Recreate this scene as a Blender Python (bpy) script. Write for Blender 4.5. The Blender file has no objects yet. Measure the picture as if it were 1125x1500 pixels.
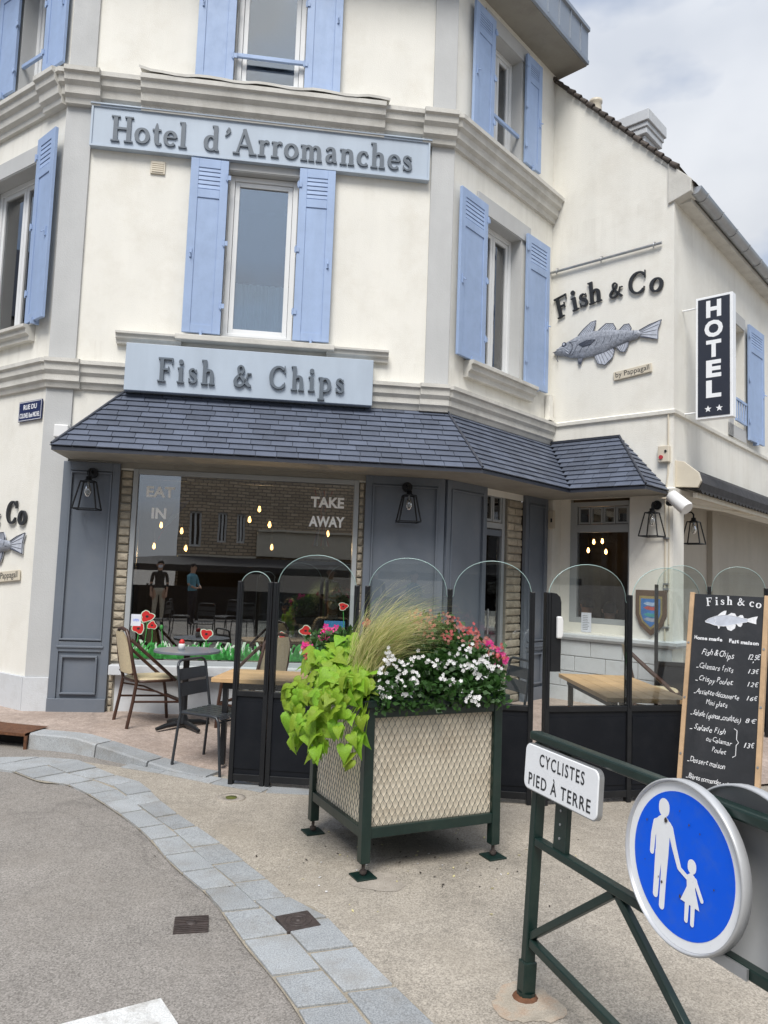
import bpy, bmesh, math, random
from mathutils import Vector, Matrix, Euler
random.seed(11)
S = bpy.context.scene
COL = S.collection
R = math.radians

# ------------------------------------------------------------------ camera
CAM_H = 1.6
F_PX, PITCH, ROLL = 1115.0, math.atan(93/1115.0), R(2.06)
cd = bpy.data.cameras.new('camera'); cam = bpy.data.objects.new('camera', cd); COL.objects.link(cam)
cd.sensor_fit = 'VERTICAL'; cd.sensor_height = 24.0; cd.lens = 24.0*F_PX/1500.0
cd.clip_start = 0.05; cd.clip_end = 3000
cr, sr = math.cos(ROLL), math.sin(ROLL)
fwd = Vector((0, math.cos(PITCH), math.sin(PITCH))); up0 = Vector((0, -math.sin(PITCH), math.cos(PITCH))); r0 = Vector((1, 0, 0))
rv = cr*r0 + sr*up0; uv = -sr*r0 + cr*up0
cam.matrix_world = Matrix(((rv.x, uv.x, -fwd.x, 0), (rv.y, uv.y, -fwd.y, 0), (rv.z, uv.z, -fwd.z, CAM_H), (0, 0, 0, 1)))
S.camera = cam
S.render.resolution_x, S.render.resolution_y = 768, 1024

# ------------------------------------------------------------------ sky, sun, exposure
SUN_EL, SUN_AZ = R(54), R(190)       # azimuth measured from +Y towards +X: high, behind the photographer
W = bpy.data.worlds.new('World'); S.world = W; W.use_nodes = True
nt = W.node_tree; N = nt.nodes; L = nt.links
for n in list(N): N.remove(n)
out = N.new('ShaderNodeOutputWorld'); bg = N.new('ShaderNodeBackground'); bg.inputs[1].default_value = 0.1
sky = N.new('ShaderNodeTexSky'); sky.sky_type = 'NISHITA'; sky.sun_disc = False
sky.sun_elevation = SUN_EL; sky.sun_rotation = SUN_AZ; sky.air_density = 1.0; sky.dust_density = 1.5
tc = N.new('ShaderNodeTexCoord'); mp = N.new('ShaderNodeMapping'); mp.inputs['Scale'].default_value = (1, 1, 2.2)
mp.inputs['Location'].default_value = (1.35, 0.6, 0.2)
n1 = N.new('ShaderNodeTexNoise'); n1.inputs['Scale'].default_value = 2.1; n1.inputs['Detail'].default_value = 6; n1.inputs['Roughness'].default_value = .5
rc = N.new('ShaderNodeValToRGB'); rc.color_ramp.elements[0].position = .40; rc.color_ramp.elements[1].position = .54
n2 = N.new('ShaderNodeTexNoise'); n2.inputs['Scale'].default_value = 2.6; n2.inputs['Detail'].default_value = 5; n2.inputs['Roughness'].default_value = .45
mp2 = N.new('ShaderNodeMapping'); mp2.inputs['Scale'].default_value = (1, 1, 1.7); mp2.inputs['Location'].default_value = (3.1, 1.7, .4)
rg = N.new('ShaderNodeValToRGB')
rg.color_ramp.elements[0].position = .36; rg.color_ramp.elements[0].color = (3.7, 3.95, 4.4, 1)
rg.color_ramp.elements[1].position = .60; rg.color_ramp.elements[1].color = (5.3, 5.45, 5.7, 1)
mx = N.new('ShaderNodeMixRGB')
L.new(tc.outputs['Generated'], mp.inputs[0]); L.new(mp.outputs[0], n1.inputs[0]); L.new(n1.outputs[0], rc.inputs[0])
L.new(tc.outputs['Generated'], mp2.inputs[0]); L.new(mp2.outputs[0], n2.inputs[0]); L.new(n2.outputs[0], rg.inputs[0])
L.new(rc.outputs[0], mx.inputs[0]); hz = N.new('ShaderNodeVectorMath'); hz.operation = 'MINIMUM'; hz.inputs[1].default_value = (4.6, 5.6, 7.2); L.new(sky.outputs[0], hz.inputs[0]); L.new(hz.outputs[0], mx.inputs[1]); L.new(rg.outputs[0], mx.inputs[2])
sx = N.new('ShaderNodeSeparateXYZ'); L.new(tc.outputs['Generated'], sx.inputs[0])
el = N.new('ShaderNodeMapRange'); el.inputs[1].default_value = 0; el.inputs[2].default_value = 1; el.inputs[3].default_value = .72; el.inputs[4].default_value = 1.60; L.new(sx.outputs[2], el.inputs[0])   # overcast skies brighten towards the zenith
ve = N.new('ShaderNodeVectorMath'); ve.operation = 'SCALE'; L.new(mx.outputs[0], ve.inputs[0]); L.new(el.outputs[0], ve.inputs['Scale']); L.new(ve.outputs[0], bg.inputs[0]); L.new(bg.outputs[0], out.inputs[0])
sl = bpy.data.lights.new('sun', 'SUN'); sl.energy = 2.4; sl.angle = R(26); sl.color = (1, .96, .9)
so = bpy.data.objects.new('sun', sl); COL.objects.link(so)
sd = Vector((math.sin(SUN_AZ)*math.cos(SUN_EL), math.cos(SUN_AZ)*math.cos(SUN_EL), math.sin(SUN_EL)))
so.rotation_euler = sd.to_track_quat('Z', 'Y').to_euler(); so.location = sd*50
vs = S.view_settings; S.display_settings.display_device = 'sRGB'
vs.view_transform = 'Standard'; vs.look = 'None'; vs.gamma = 1; vs.use_curve_mapping = False
vs.exposure = 0.58
S.cycles.max_bounces = 8; S.cycles.transparent_max_bounces = 24; S.cycles.caustics_reflective = False; S.cycles.caustics_refractive = False
try: S.cycles.use_denoising = True
except Exception: pass

# ------------------------------------------------------------------ materials
def _new(name):
    m = bpy.data.materials.new(name); m.use_nodes = True
    n = m.node_tree.nodes; b = n['Principled BSDF']; return m, n, m.node_tree.links, b
def mat(name, c, rough=.6, var=.12, scale=6, bump=0., bscale=60, metal=0., rnd=0., spec=.5, detail=5, streak=0., speck=0., speckscale=300, dirt=None, dirtamt=0., dirtscale=1.5, runs=()):
    m, n, l, b = _new(name)
    co = n.new('ShaderNodeTexCoord').outputs['Object']
    def noise(sc, det=4, vec=None, rgh=.6):
        t = n.new('ShaderNodeTexNoise'); t.inputs['Scale'].default_value = sc; t.inputs['Detail'].default_value = det; t.inputs['Roughness'].default_value = rgh
        l.new(vec or co, t.inputs[0]); return t.outputs[0]
    def mrange(v, a, bb, lo=.3, hi=.7):
        t = n.new('ShaderNodeMapRange'); t.inputs[1].default_value = lo; t.inputs[2].default_value = hi; t.inputs[3].default_value = a; t.inputs[4].default_value = bb
        l.new(v, t.inputs[0]); return t.outputs[0]
    def mul(a, v):
        t = n.new('ShaderNodeVectorMath'); t.operation = 'SCALE'; l.new(a, t.inputs[0]); l.new(v, t.inputs['Scale']); return t.outputs[0]
    rgb = n.new('ShaderNodeRGB'); rgb.outputs[0].default_value = (*c, 1); cur = rgb.outputs[0]
    if var: cur = mul(cur, mrange(noise(scale, detail), 1-var, 1+var))
    if speck: cur = mul(cur, mrange(noise(speckscale, 2), 1-speck, 1+speck, .35, .65))
    if streak:
        mpp = n.new('ShaderNodeMapping'); mpp.inputs['Scale'].default_value = (3.1, 3.1, .45); l.new(co, mpp.inputs[0])
        cur = mul(cur, mrange(noise(1.0, 6, mpp.outputs[0]), 1-streak, 1+streak*.3, .32, .6))
    if dirt:
        t = n.new('ShaderNodeMixRGB'); t.inputs[2].default_value = (*dirt, 1); l.new(cur, t.inputs[1])
        l.new(mrange(noise(dirtscale, 8, None, .7), 0, dirtamt, .48, .68), t.inputs[0]); cur = t.outputs[0]
    for (zt_, ln_, am_) in runs:          # rain runs that start under a ledge and fade downwards
        sp = n.new('ShaderNodeSeparateXYZ'); l.new(co, sp.inputs[0])
        up = mrange(sp.outputs[2], 1, 0, zt_, zt_+.02); dn = mrange(sp.outputs[2], 0, 1, zt_-ln_, zt_)
        mq = n.new('ShaderNodeMapping'); mq.inputs['Scale'].default_value = (9, 9, .6); l.new(co, mq.inputs[0]); sn = mrange(noise(1.0, 5, mq.outputs[0]), 0, am_, .50, .72)
        a1 = n.new('ShaderNodeMath'); a1.operation = 'MULTIPLY'; l.new(up, a1.inputs[0]); l.new(dn, a1.inputs[1]); a2 = n.new('ShaderNodeMath'); a2.operation = 'MULTIPLY'; l.new(a1.outputs[0], a2.inputs[0]); l.new(sn, a2.inputs[1])
        t = n.new('ShaderNodeMixRGB'); t.inputs[2].default_value = (.36, .33, .27, 1); l.new(a2.outputs[0], t.inputs[0]); l.new(cur, t.inputs[1]); cur = t.outputs[0]
    if rnd:
        oi = n.new('ShaderNodeObjectInfo'); cur = mul(cur, mrange(oi.outputs['Random'], 1-rnd, 1+rnd, 0, 1))
    l.new(cur, b.inputs['Base Color'])
    b.inputs['Roughness'].default_value = rough; b.inputs['Metallic'].default_value = metal; b.inputs['Specular IOR Level'].default_value = spec
    if var and rough > .15: l.new(mrange(noise(scale*2.3, 4), rough*.85, min(1, rough*1.15)), b.inputs['Roughness'])
    if bump:
        bp = n.new('ShaderNodeBump'); bp.inputs['Strength'].default_value = min(1, bump); bp.inputs['Distance'].default_value = .01*max(1, bump)
        l.new(noise(bscale, 6), bp.inputs['Height']); l.new(bp.outputs[0], b.inputs['Normal'])
    return m
def emis(name, c, s):
    m, n, l, b = _new(name); b.inputs['Base Color'].default_value = (*c, 1); b.inputs['Emission Color'].default_value = (*c, 1); b.inputs['Emission Strength'].default_value = s; return m
def glass(name, base, boost, tint=(1, 1, 1), wav=0.):
    m, n, l, b = _new(name); n.remove(b); o = n['Material Output']
    tr = n.new('ShaderNodeBsdfTransparent'); tr.inputs[0].default_value = (*tint, 1)
    gl = n.new('ShaderNodeBsdfGlossy'); gl.inputs['Roughness'].default_value = .0
    fr = n.new('ShaderNodeFresnel'); fr.inputs[0].default_value = 1.5
    ma = n.new('ShaderNodeMath'); ma.operation = 'MULTIPLY_ADD'; ma.inputs[1].default_value = boost; ma.inputs[2].default_value = base; ma.use_clamp = True
    ms = n.new('ShaderNodeMixShader'); l.new(fr.outputs[0], ma.inputs[0]); l.new(ma.outputs[0], ms.inputs[0]); l.new(tr.outputs[0], ms.inputs[1]); l.new(gl.outputs[0], ms.inputs[2]); l.new(ms.outputs[0], o.inputs[0])
    if wav:
        t = n.new('ShaderNodeTexNoise'); t.inputs['Scale'].default_value = 1.6; c = n.new('ShaderNodeTexCoord'); l.new(c.outputs['Object'], t.inputs[0])
        bp = n.new('ShaderNodeBump'); bp.inputs['Strength'].default_value = wav; bp.inputs['Distance'].default_value = .02; l.new(t.outputs[0], bp.inputs['Height']); l.new(bp.outputs[0], gl.inputs['Normal'])
    return m
M = {}
M['plaster'] = mat('cream_plaster', (.80, .78, .715), .85, .035, 1.2, .35, 90, streak=.04, dirt=(.62, .58, .49), dirtamt=.32, dirtscale=2.2, runs=((6.52, .8, .24), (3.95, .45, .28), (3.43, .6, .2), (8.66, .7, .2)))
M['plaster2'] = mat('annex_plaster', (.80, .78, .715), .85, .03, 1.0, .35, 80, streak=.05, dirt=(.60, .56, .48), dirtamt=.32, dirtscale=1.8, runs=((6.4, .8, .2), (3.68, .7, .22)))
M['trim'] = mat('stone_trim', (.61, .595, .55), .8, .07, 3, .35, 70, streak=.08, dirt=(.33, .31, .27), dirtamt=.35, dirtscale=3.5)
M['greytrim'] = mat('grey_painted_trim', (.50, .505, .50), .75, .05, 2, .3, 80, streak=.05)
M['plinth'] = mat('painted_plinth', (.58, .60, .62), .75, .08, 3, .3, 60, dirt=(.28, .27, .25), dirtamt=.4, dirtscale=3)
M['blue'] = mat('blue_shutter_paint', (.325, .43, .635), .55, .06, 3, .12, 40, streak=.09, rnd=.05, dirt=(.20, .25, .36), dirtamt=.16, dirtscale=7)
M['signblue'] = mat('pale_blue_board', (.43, .50, .585), .5, .05, 1.5, .05, 30, streak=.08)
M['letter'] = mat('slate_letter_paint', (.115, .14, .17), .5, .08, 8)
M['black'] = mat('black_letter_paint', (.022, .024, .028), .4, .1, 10)
M['shop'] = mat('shopfront_grey_paint', (.14, .162, .195), .42, .06, 2, .06, 60, streak=.06, dirt=(.2, .2, .2), dirtamt=.2, dirtscale=4)
M['pvc'] = mat('white_window_frame', (.76, .77, .77), .35, .03, 3)
M['framegrey'] = mat('grey_window_frame', (.36, .38, .39), .45, .05, 3)
M['shadewall'] = mat('shaded_recess_wall', (.40, .37, .32), .85, .06, 1.5, .2, 60, streak=.06)  # cream recess wall, tone lowered to carry the shade under the awning
M['slate'] = mat('slate_tile', (.090, .106, .145), .55, .12, 5, .3, 30, rnd=.20)
M['signdark'] = mat('dark_sign_face', (.022, .026, .04), .4, .05, 5)
M['slatedark'] = mat('slate_edge', (.035, .04, .055), .5, .1, 8)
M['soffit'] = mat('canopy_soffit', (.30, .285, .25), .7, .08, 2, .1, 30, dirt=(.15, .14, .12), dirtamt=.4)
M['stone'] = mat('split_stone', (.40, .35, .27), .9, .22, 12, .9, 45, rnd=.22)
M['mortar'] = mat('mortar', (.26, .24, .20), .95, .15, 14, .5, 60)
M['blackmetal'] = mat('black_metal', (.010, .011, .013), .42, .1, 6, spec=.35, dirt=(.03, .03, .03), dirtamt=.3, dirtscale=5)
M['navy'] = mat('dark_panel_paint', (.005, .0065, .010), .5, .12, 4, .03, 20, spec=.25, dirt=(.018, .018, .02), dirtamt=.3, dirtscale=4)
M['green'] = mat('dark_green_paint', (.007, .022, .018), .35, .15, 7, .08, 25, dirt=(.03, .045, .035), dirtamt=.35, dirtscale=8)
M['steel'] = mat('galvanised_steel', (.42, .43, .44), .4, .12, 6, metal=.75)
M['zinc'] = mat('zinc_cladding', (.33, .37, .42), .45, .12, 3, .05, 15, metal=.3, dirt=(.2, .21, .22), dirtamt=.4)
M['rim'] = mat('aluminium_rim', (.50, .51, .52), .4, .06, 6, metal=.25)
M['signwhite'] = mat('white_sign_enamel', (.86, .875, .89), .3, .02, 4, dirt=(.6, .59, .55), dirtamt=.12, dirtscale=9)
M['signblue2'] = mat('blue_sign_film', (.0, .105, .78), .4, .03, 4, spec=.25, dirt=(.05, .14, .55), dirtamt=.35, dirtscale=14)
M['wood'] = mat('pale_wood', (.56, .36, .18), .5, .16, 3, .08, 30, rnd=.1)
M['woodframe'] = mat('board_frame_wood', (.50, .34, .20), .6, .2, 8, .1, 40)
M['rattan'] = mat('cream_woven_seat', (.62, .52, .34), .6, .12, 60, .5, 220)
M['cane'] = mat('brown_cane', (.06, .028, .018), .35, .25, 20)
M['chairmetal'] = mat('anthracite_chair_metal', (.03, .034, .04), .4, .08, 8)
M['tablegrey'] = mat('grey_table_top', (.16, .18, .21), .35, .06, 6)
M['slateboard'] = mat('chalkboard_face', (.018, .020, .024), .6, .25, 3, dirt=(.05, .05, .055), dirtamt=.5, dirtscale=4)
M['chalk'] = mat('chalk', (.75, .76, .78), .9, .12, 60)
M['canvas'] = mat('planter_panel', (.90, .80, .64), .65, .06, 2.5, .1, 30, streak=.04, dirt=(.42, .30, .18), dirtamt=.3, dirtscale=4)
M['soil'] = mat('soil', (.035, .025, .018), .95, .3, 30, .8, 60)
M['rust'] = mat('rusty_steel', (.12, .05, .022), .8, .35, 25, .5, 80)
M['castiron'] = mat('cast_iron', (.055, .042, .038), .55, .3, 25, .4, 90)
M['granite'] = mat('granite_paver', (.325, .34, .348), .75, .10, 3, .3, 200, rnd=.13, speck=.28, speckscale=170, dirt=(.22, .20, .17), dirtamt=.45, dirtscale=5)
M['joint'] = mat('sandy_joint', (.33, .29, .225), .95, .18, 12, .6, 120, speck=.2, speckscale=150)
M['whitepaint'] = mat('road_paint', (.68, .68, .66), .75, .08, 10, .5, 120, speck=.12, speckscale=160, dirt=(.33, .31, .28), dirtamt=.75, dirtscale=9)
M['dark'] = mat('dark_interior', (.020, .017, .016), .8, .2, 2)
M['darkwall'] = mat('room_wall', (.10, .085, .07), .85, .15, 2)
M['curtain'] = mat('sheer_curtain', (.72, .82, .84), .9, .1, 3)
M['curtaingreen'] = mat('teal_curtain', (.10, .26, .25), .9, .1, 3)
M['awning'] = mat('dark_awning_fabric', (.035, .034, .036), .8, .15, 5, .1, 50)
M['capcream'] = mat('cream_metal', (.62, .56, .45), .4, .05, 6)
M['whiteplastic'] = mat('white_plastic', (.74, .74, .73), .35, .03, 6)
M['moss'] = mat('mossy_tile', (.085, .07, .06), .95, .35, 14, .8, 40, rnd=.3)
M['paper'] = mat('paper_label', (.72, .74, .82), .6, .05, 20)
M['enamel'] = mat('navy_enamel', (.012, .022, .09), .3, .2, 12)
M['fish'] = mat('painted_fish_grey', (.27, .29, .335), .5, .28, 26, .3, 60, speck=.25, speckscale=90)
M['fishdark'] = mat('painted_fish_dark', (.05, .06, .09), .5, .1, 20)
M['fishpale'] = mat('painted_fish_pale', (.52, .55, .62), .5, .15, 20)
M['bulb'] = emis('lit_bulb', (1, .52, .17), 9)
M['clearbulb'] = glass('clear_bulb_glass', .12, 1.2, (.9, .9, .88))
M['glass'] = glass('window_glass', .22, 1.8, (.72, .76, .76), .02)
M['glasssky'] = glass('upper_window_glass', .20, 1.5, (.86, .92, .95), .03)
M['glassclear'] = glass('clear_window_glass', .008, .7, (.93, .94, .94))
M['screen'] = glass('screen_glass', .012, 1.0, (.955, .98, .972))
M['glassedge'] = mat('glass_edge', (.45, .62, .58), .1, .03, 3)
M['skin'] = mat('skin', (.50, .30, .21), .55, .05, 10)
M['hair'] = mat('dark_hair', (.012, .009, .008), .5, .2, 30)
M['poppy'] = mat('poppy_red', (.55, .02, .02), .5, .15, 30)
M['stickergreen'] = mat('sticker_green', (.05, .30, .06), .5, .35, 25)
M['stickerpale'] = mat('sticker_pale', (.55, .70, .55), .5, .1, 25)
M['red'] = mat('flag_red', (.42, .03, .04), .7, .1, 10)
M['flagblue'] = mat('flag_blue', (.03, .05, .22), .7, .1, 10)
def leafmat(name, c, rnd=.25, trans=.35, c2=None):
    m = mat(name, c, .45, .20, 9, .35, 22, rnd=rnd); n = m.node_tree.nodes; l = m.node_tree.links; b = n['Principled BSDF']; o = n['Material Output']
    t = n.new('ShaderNodeBsdfTranslucent'); ms = n.new('ShaderNodeMixShader'); ms.inputs[0].default_value = trans
    src = b.inputs['Base Color'].links[0].from_socket
    if c2:
        oi = n.new('ShaderNodeObjectInfo'); mc_ = n.new('ShaderNodeMixRGB'); mc_.inputs[2].default_value = (*c2, 1); l.new(oi.outputs['Random'], mc_.inputs[0]); rgbn = [q for q in n if q.type == 'RGB'][0]; nxt = [k.to_socket for k in list(rgbn.outputs[0].links)]; l.new(rgbn.outputs[0], mc_.inputs[1]); [l.new(mc_.outputs[0], k) for k in nxt]
    l.new(src, t.inputs[0]); l.new(b.outputs[0], ms.inputs[1]); l.new(t.outputs[0], ms.inputs[2]); l.new(ms.outputs[0], o.inputs[0]); return m
M['lime'] = leafmat('lime_leaf', (.40, .56, .045), .30, .42, (.20, .40, .03))
M['leafgreen'] = leafmat('green_leaf', (.045, .12, .025), .25)
M['grassblade'] = leafmat('straw_grass', (.66, .60, .30), .12, .35)
M['grassgreen'] = leafmat('green_grass', (.26, .36, .07), .1, .35)
M['petalwhite'] = leafmat('white_petal', (.78, .77, .76), .05, .2)
M['petalred'] = leafmat('coral_petal', (.55, .10, .10), .2, .25)
M['petaldusk'] = leafmat('dusky_petal', (.42, .16, .13), .2, .25)
M['petalpink'] = leafmat('magenta_petal', (.62, .03, .22), .2, .25)

# ground sheets: fine aggregate with wide stains
def ground_mat(name, a, b_, sc=140, stain=.12, warm=(.30, .25, .19), crack=False, bump=.5, dark_spots=()):
    m, n, l, b = _new(name); co = n.new('ShaderNodeTexCoord').outputs['Object']
    v = n.new('ShaderNodeTexVoronoi'); v.inputs['Scale'].default_value = sc; l.new(co, v.inputs[0])
    w = n.new('ShaderNodeTexNoise'); w.inputs['Scale'].default_value = sc*.55; w.inputs['Detail'].default_value = 3; l.new(co, w.inputs[0])
    cr_ = n.new('ShaderNodeValToRGB'); e = cr_.color_ramp.elements; e[0].position = .30; e[0].color = (*a, 1); e[1].position = .68; e[1].color = (*b_, 1)
    ad = n.new('ShaderNodeMath'); ad.operation = 'MULTIPLY_ADD'; ad.inputs[1].default_value = .45; l.new(v.outputs['Color'], ad.inputs[0]);
    h = n.new('ShaderNodeMath'); h.operation = 'MULTIPLY'; h.inputs[1].default_value = .55; l.new(w.outputs[0], h.inputs[0]); l.new(h.outputs[0], ad.inputs[2]); l.new(ad.outputs[0], cr_.inputs[0])
    cur = cr_.outputs[0]
    for s_, amt, lo, hi in ((.9, stain, .35, .68), (3.5, stain*.7, .38, .66), (14, stain*.45, .38, .62)):
        t = n.new('ShaderNodeTexNoise'); t.inputs['Scale'].default_value = s_; t.inputs['Detail'].default_value = 6; t.inputs['Roughness'].default_value = .62; l.new(co, t.inputs[0])
        r_ = n.new('ShaderNodeMapRange'); r_.inputs[1].default_value = lo; r_.inputs[2].default_value = hi; r_.inputs[3].default_value = 1-amt; r_.inputs[4].default_value = 1+amt; l.new(t.outputs[0], r_.inputs[0])
        k = n.new('ShaderNodeVectorMath'); k.operation = 'SCALE'; l.new(cur, k.inputs[0]); l.new(r_.outputs[0], k.inputs['Scale']); cur = k.outputs[0]
    t = n.new('ShaderNodeTexNoise'); t.inputs['Scale'].default_value = 1.7; t.inputs['Detail'].default_value = 7; l.new(co, t.inputs[0])
    r_ = n.new('ShaderNodeMapRange'); r_.inputs[1].default_value = .5; r_.inputs[2].default_value = .72; r_.inputs[3].default_value = 0; r_.inputs[4].default_value = .45; l.new(t.outputs[0], r_.inputs[0])
    k = n.new('ShaderNodeMixRGB'); k.inputs[2].default_value = (*warm, 1); l.new(r_.outputs[0], k.inputs[0]); l.new(cur, k.inputs[1]); cur = k.outputs[0]
    # fine dark cracks
    vc = n.new('ShaderNodeTexVoronoi'); vc.feature = 'DISTANCE_TO_EDGE'; vc.inputs['Scale'].default_value = .28
    ws = n.new('ShaderNodeTexNoise'); ws.inputs['Scale'].default_value = 3; ws.inputs['Detail'].default_value = 5; l.new(co, ws.inputs[0])
    wa = n.new('ShaderNodeVectorMath'); wa.operation = 'MULTIPLY_ADD'; wa.inputs[1].default_value = (.5, .5, 0); l.new(ws.outputs['Color'], wa.inputs[0]); l.new(co, wa.inputs[2]); l.new(wa.outputs[0], vc.inputs[0])
    cc = n.new('ShaderNodeMapRange'); cc.inputs[1].default_value = 0; cc.inputs[2].default_value = .006; cc.inputs[3].default_value = .84 if crack else 1; cc.inputs[4].default_value = 1; l.new(vc.outputs[0], cc.inputs[0])
    k = n.new('ShaderNodeVectorMath'); k.operation = 'SCALE'; l.new(cur, k.inputs[0]); l.new(cc.outputs[0], k.inputs['Scale']); cur = k.outputs[0]
    for (sx_, sy_, sr_, sa_) in dark_spots:      # darker patches at set points, their edges broken by noise
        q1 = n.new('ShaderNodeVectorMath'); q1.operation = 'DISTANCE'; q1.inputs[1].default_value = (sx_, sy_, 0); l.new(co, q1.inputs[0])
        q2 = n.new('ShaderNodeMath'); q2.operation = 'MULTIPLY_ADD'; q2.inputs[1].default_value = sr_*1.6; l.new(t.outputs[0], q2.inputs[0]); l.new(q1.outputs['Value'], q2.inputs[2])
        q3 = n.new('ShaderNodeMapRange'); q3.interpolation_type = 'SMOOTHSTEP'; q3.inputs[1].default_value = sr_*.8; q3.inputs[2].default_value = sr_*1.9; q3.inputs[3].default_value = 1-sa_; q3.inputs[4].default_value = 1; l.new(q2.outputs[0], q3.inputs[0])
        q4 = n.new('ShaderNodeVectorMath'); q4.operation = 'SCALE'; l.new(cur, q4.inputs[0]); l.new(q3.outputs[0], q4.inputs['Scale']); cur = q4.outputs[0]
    l.new(cur, b.inputs['Base Color']); b.inputs['Roughness'].default_value = .85; b.inputs['Specular IOR Level'].default_value = .3
    bp = n.new('ShaderNodeBump'); bp.inputs['Strength'].default_value = bump; bp.inputs['Distance'].default_value = .006; l.new(ad.outputs[0], bp.inputs['Height']); l.new(bp.outputs[0], b.inputs['Normal'])
    return m
M['road'] = ground_mat('road_aggregate', (.155, .142, .126), (.345, .318, .288), 180, .08, (.25, .225, .195), True)
M['terrace'] = ground_mat('terrace_aggregate', (.235, .21, .175), (.475, .425, .355), 180, .10, (.31, .27, .215), True, dark_spots=((.36, 4.55, .42, .30), (.05, 4.15, .20, .22), (.80, 4.55, .22, .18), (.66, 3.0, .30, .16), (-.35, 5.45, .30, .14), (1.3, 5.35, .5, .16), (2.2, 5.5, .4, .14), (.5, 3.9, .35, .10), (1.6, 4.3, .5, .10), (.55, 5.5, .45, .18)))
M['pave'] = ground_mat('pinkish_pavement', (.30, .24, .20), (.44, .36, .31), 90, .16, (.34, .26, .21), True, .25)

# ------------------------------------------------------------------ mesh helpers
class MB:
    def __init__(s): s.v = []; s.f = []; s.m = []; s.mi = 0; s.sm = []
    def add(s, vs, fs, smooth=False):
        o = len(s.v); s.v += [tuple(v) for v in vs]
        for f in fs: s.f.append(tuple(i+o for i in f)); s.m.append(s.mi); s.sm.append(smooth)
        return s
    def box(s, x0, x1, y0, y1, z0, z1, T=None):
        if x0 > x1: x0, x1 = x1, x0
        if y0 > y1: y0, y1 = y1, y0
        if z0 > z1: z0, z1 = z1, z0
        p = [(x0, y0, z0), (x1, y0, z0), (x1, y1, z0), (x0, y1, z0), (x0, y0, z1), (x1, y0, z1), (x1, y1, z1), (x0, y1, z1)]
        if T: p = [T @ Vector(q) for q in p]
        return s.add(p, [(0, 3, 2, 1), (4, 5, 6, 7), (0, 1, 5, 4), (1, 2, 6, 5), (2, 3, 7, 6), (3, 0, 4, 7)])
    def beam(s, a, b, w, h, upv=(0, 0, 1)):
        a, b = Vector(a), Vector(b); d = (b-a).normalized(); u = Vector(upv); sx = d.cross(u)
        if sx.length < 1e-4: sx = d.cross(Vector((0, 1, 0)))
        sx.normalize(); uu = sx.cross(d).normalized(); sx *= w/2; uu *= h/2
        p = [a-sx-uu, a+sx-uu, a+sx+uu, a-sx+uu, b-sx-uu, b+sx-uu, b+sx+uu, b-sx+uu]
        return s.add(p, [(0, 1, 2, 3), (7, 6, 5, 4), (0, 4, 5, 1), (1, 5, 6, 2), (2, 6, 7, 3), (3, 7, 4, 0)])
    def tube(s, pts, r, n=8, cap=True):
        pts = [Vector(p) for p in pts]; rs = r if isinstance(r, (list, tuple)) else [r]*len(pts); vs = []; fs = []
        t0 = (pts[1]-pts[0]).normalized(); nrm = t0.orthogonal().normalized()
        for i, p in enumerate(pts):
            t = ((pts[min(i+1, len(pts)-1)]-pts[max(i-1, 0)])).normalized()
            nrm = (nrm - t*nrm.dot(t)).normalized(); bn = t.cross(nrm)
            for k in range(n):
                a = 2*math.pi*k/n; vs.append(p+(nrm*math.cos(a)+bn*math.sin(a))*rs[i])
        for i in range(len(pts)-1):
            for k in range(n):
                k2 = (k+1) % n; fs.append((i*n+k, i*n+k2, (i+1)*n+k2, (i+1)*n+k))
        s.add(vs, fs, True)
        if cap: s.add(vs[:n], [tuple(range(n-1, -1, -1))]); s.add(vs[-n:], [tuple(range(n))])
        return s
    def lathe(s, prof, c=(0, 0, 0), n=16, T=None):
        vs = []; fs = []
        for (r, z) in prof:
            for k in range(n):
                a = 2*math.pi*k/n; v = Vector((c[0]+r*math.cos(a), c[1]+r*math.sin(a), c[2]+z)); vs.append(T @ v if T else v)
        for i in range(len(prof)-1):
            for k in range(n):
                k2 = (k+1) % n; fs.append((i*n+k, i*n+k2, (i+1)*n+k2, (i+1)*n+k))
        return s.add(vs, fs, True)
    def prism(s, poly, d0, d1, axis='y'):
        """poly (a,b) extruded from d0 to d1; axis y: poly is (x,z)"""
        n = len(poly)
        area = sum(poly[i][0]*poly[(i+1) % n][1]-poly[(i+1) % n][0]*poly[i][1] for i in range(n))
        if area < 0: poly = poly[::-1]
        f = {'y': lambda p, d: (p[0], d, p[1]), 'z': lambda p, d: (p[0], p[1], d), 'x': lambda p, d: (d, p[0], p[1])}[axis]
        if axis == 'y': lo, hi = min(d0, d1), max(d0, d1)
        else: lo, hi = max(d0, d1), min(d0, d1)
        v = [f(p, lo) for p in poly]+[f(p, hi) for p in poly]
        fs = [tuple(range(n)), tuple(range(2*n-1, n-1, -1))]+[(i, i+n, (i+1) % n+n, (i+1) % n) for i in range(n)]
        return s.add(v, fs)
    def quad(s, a, b, c, d): return s.add([a, b, c, d], [(0, 1, 2, 3)])
    def mesh(s, name):
        me = bpy.data.meshes.new(name); me.from_pydata(s.v, [], s.f); me.polygons.foreach_set('material_index', s.m); me.polygons.foreach_set('use_smooth', s.sm); me.update(); return me
    def build(s, name, mats, parent=None, loc=None, rot=None, bevel=0, tri=False):
        me = s.mesh(name)
        for m in (mats if isinstance(mats, (list, tuple)) else [mats]): me.materials.append(m)
        return link(name, me, parent, loc, rot, bevel)
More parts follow.
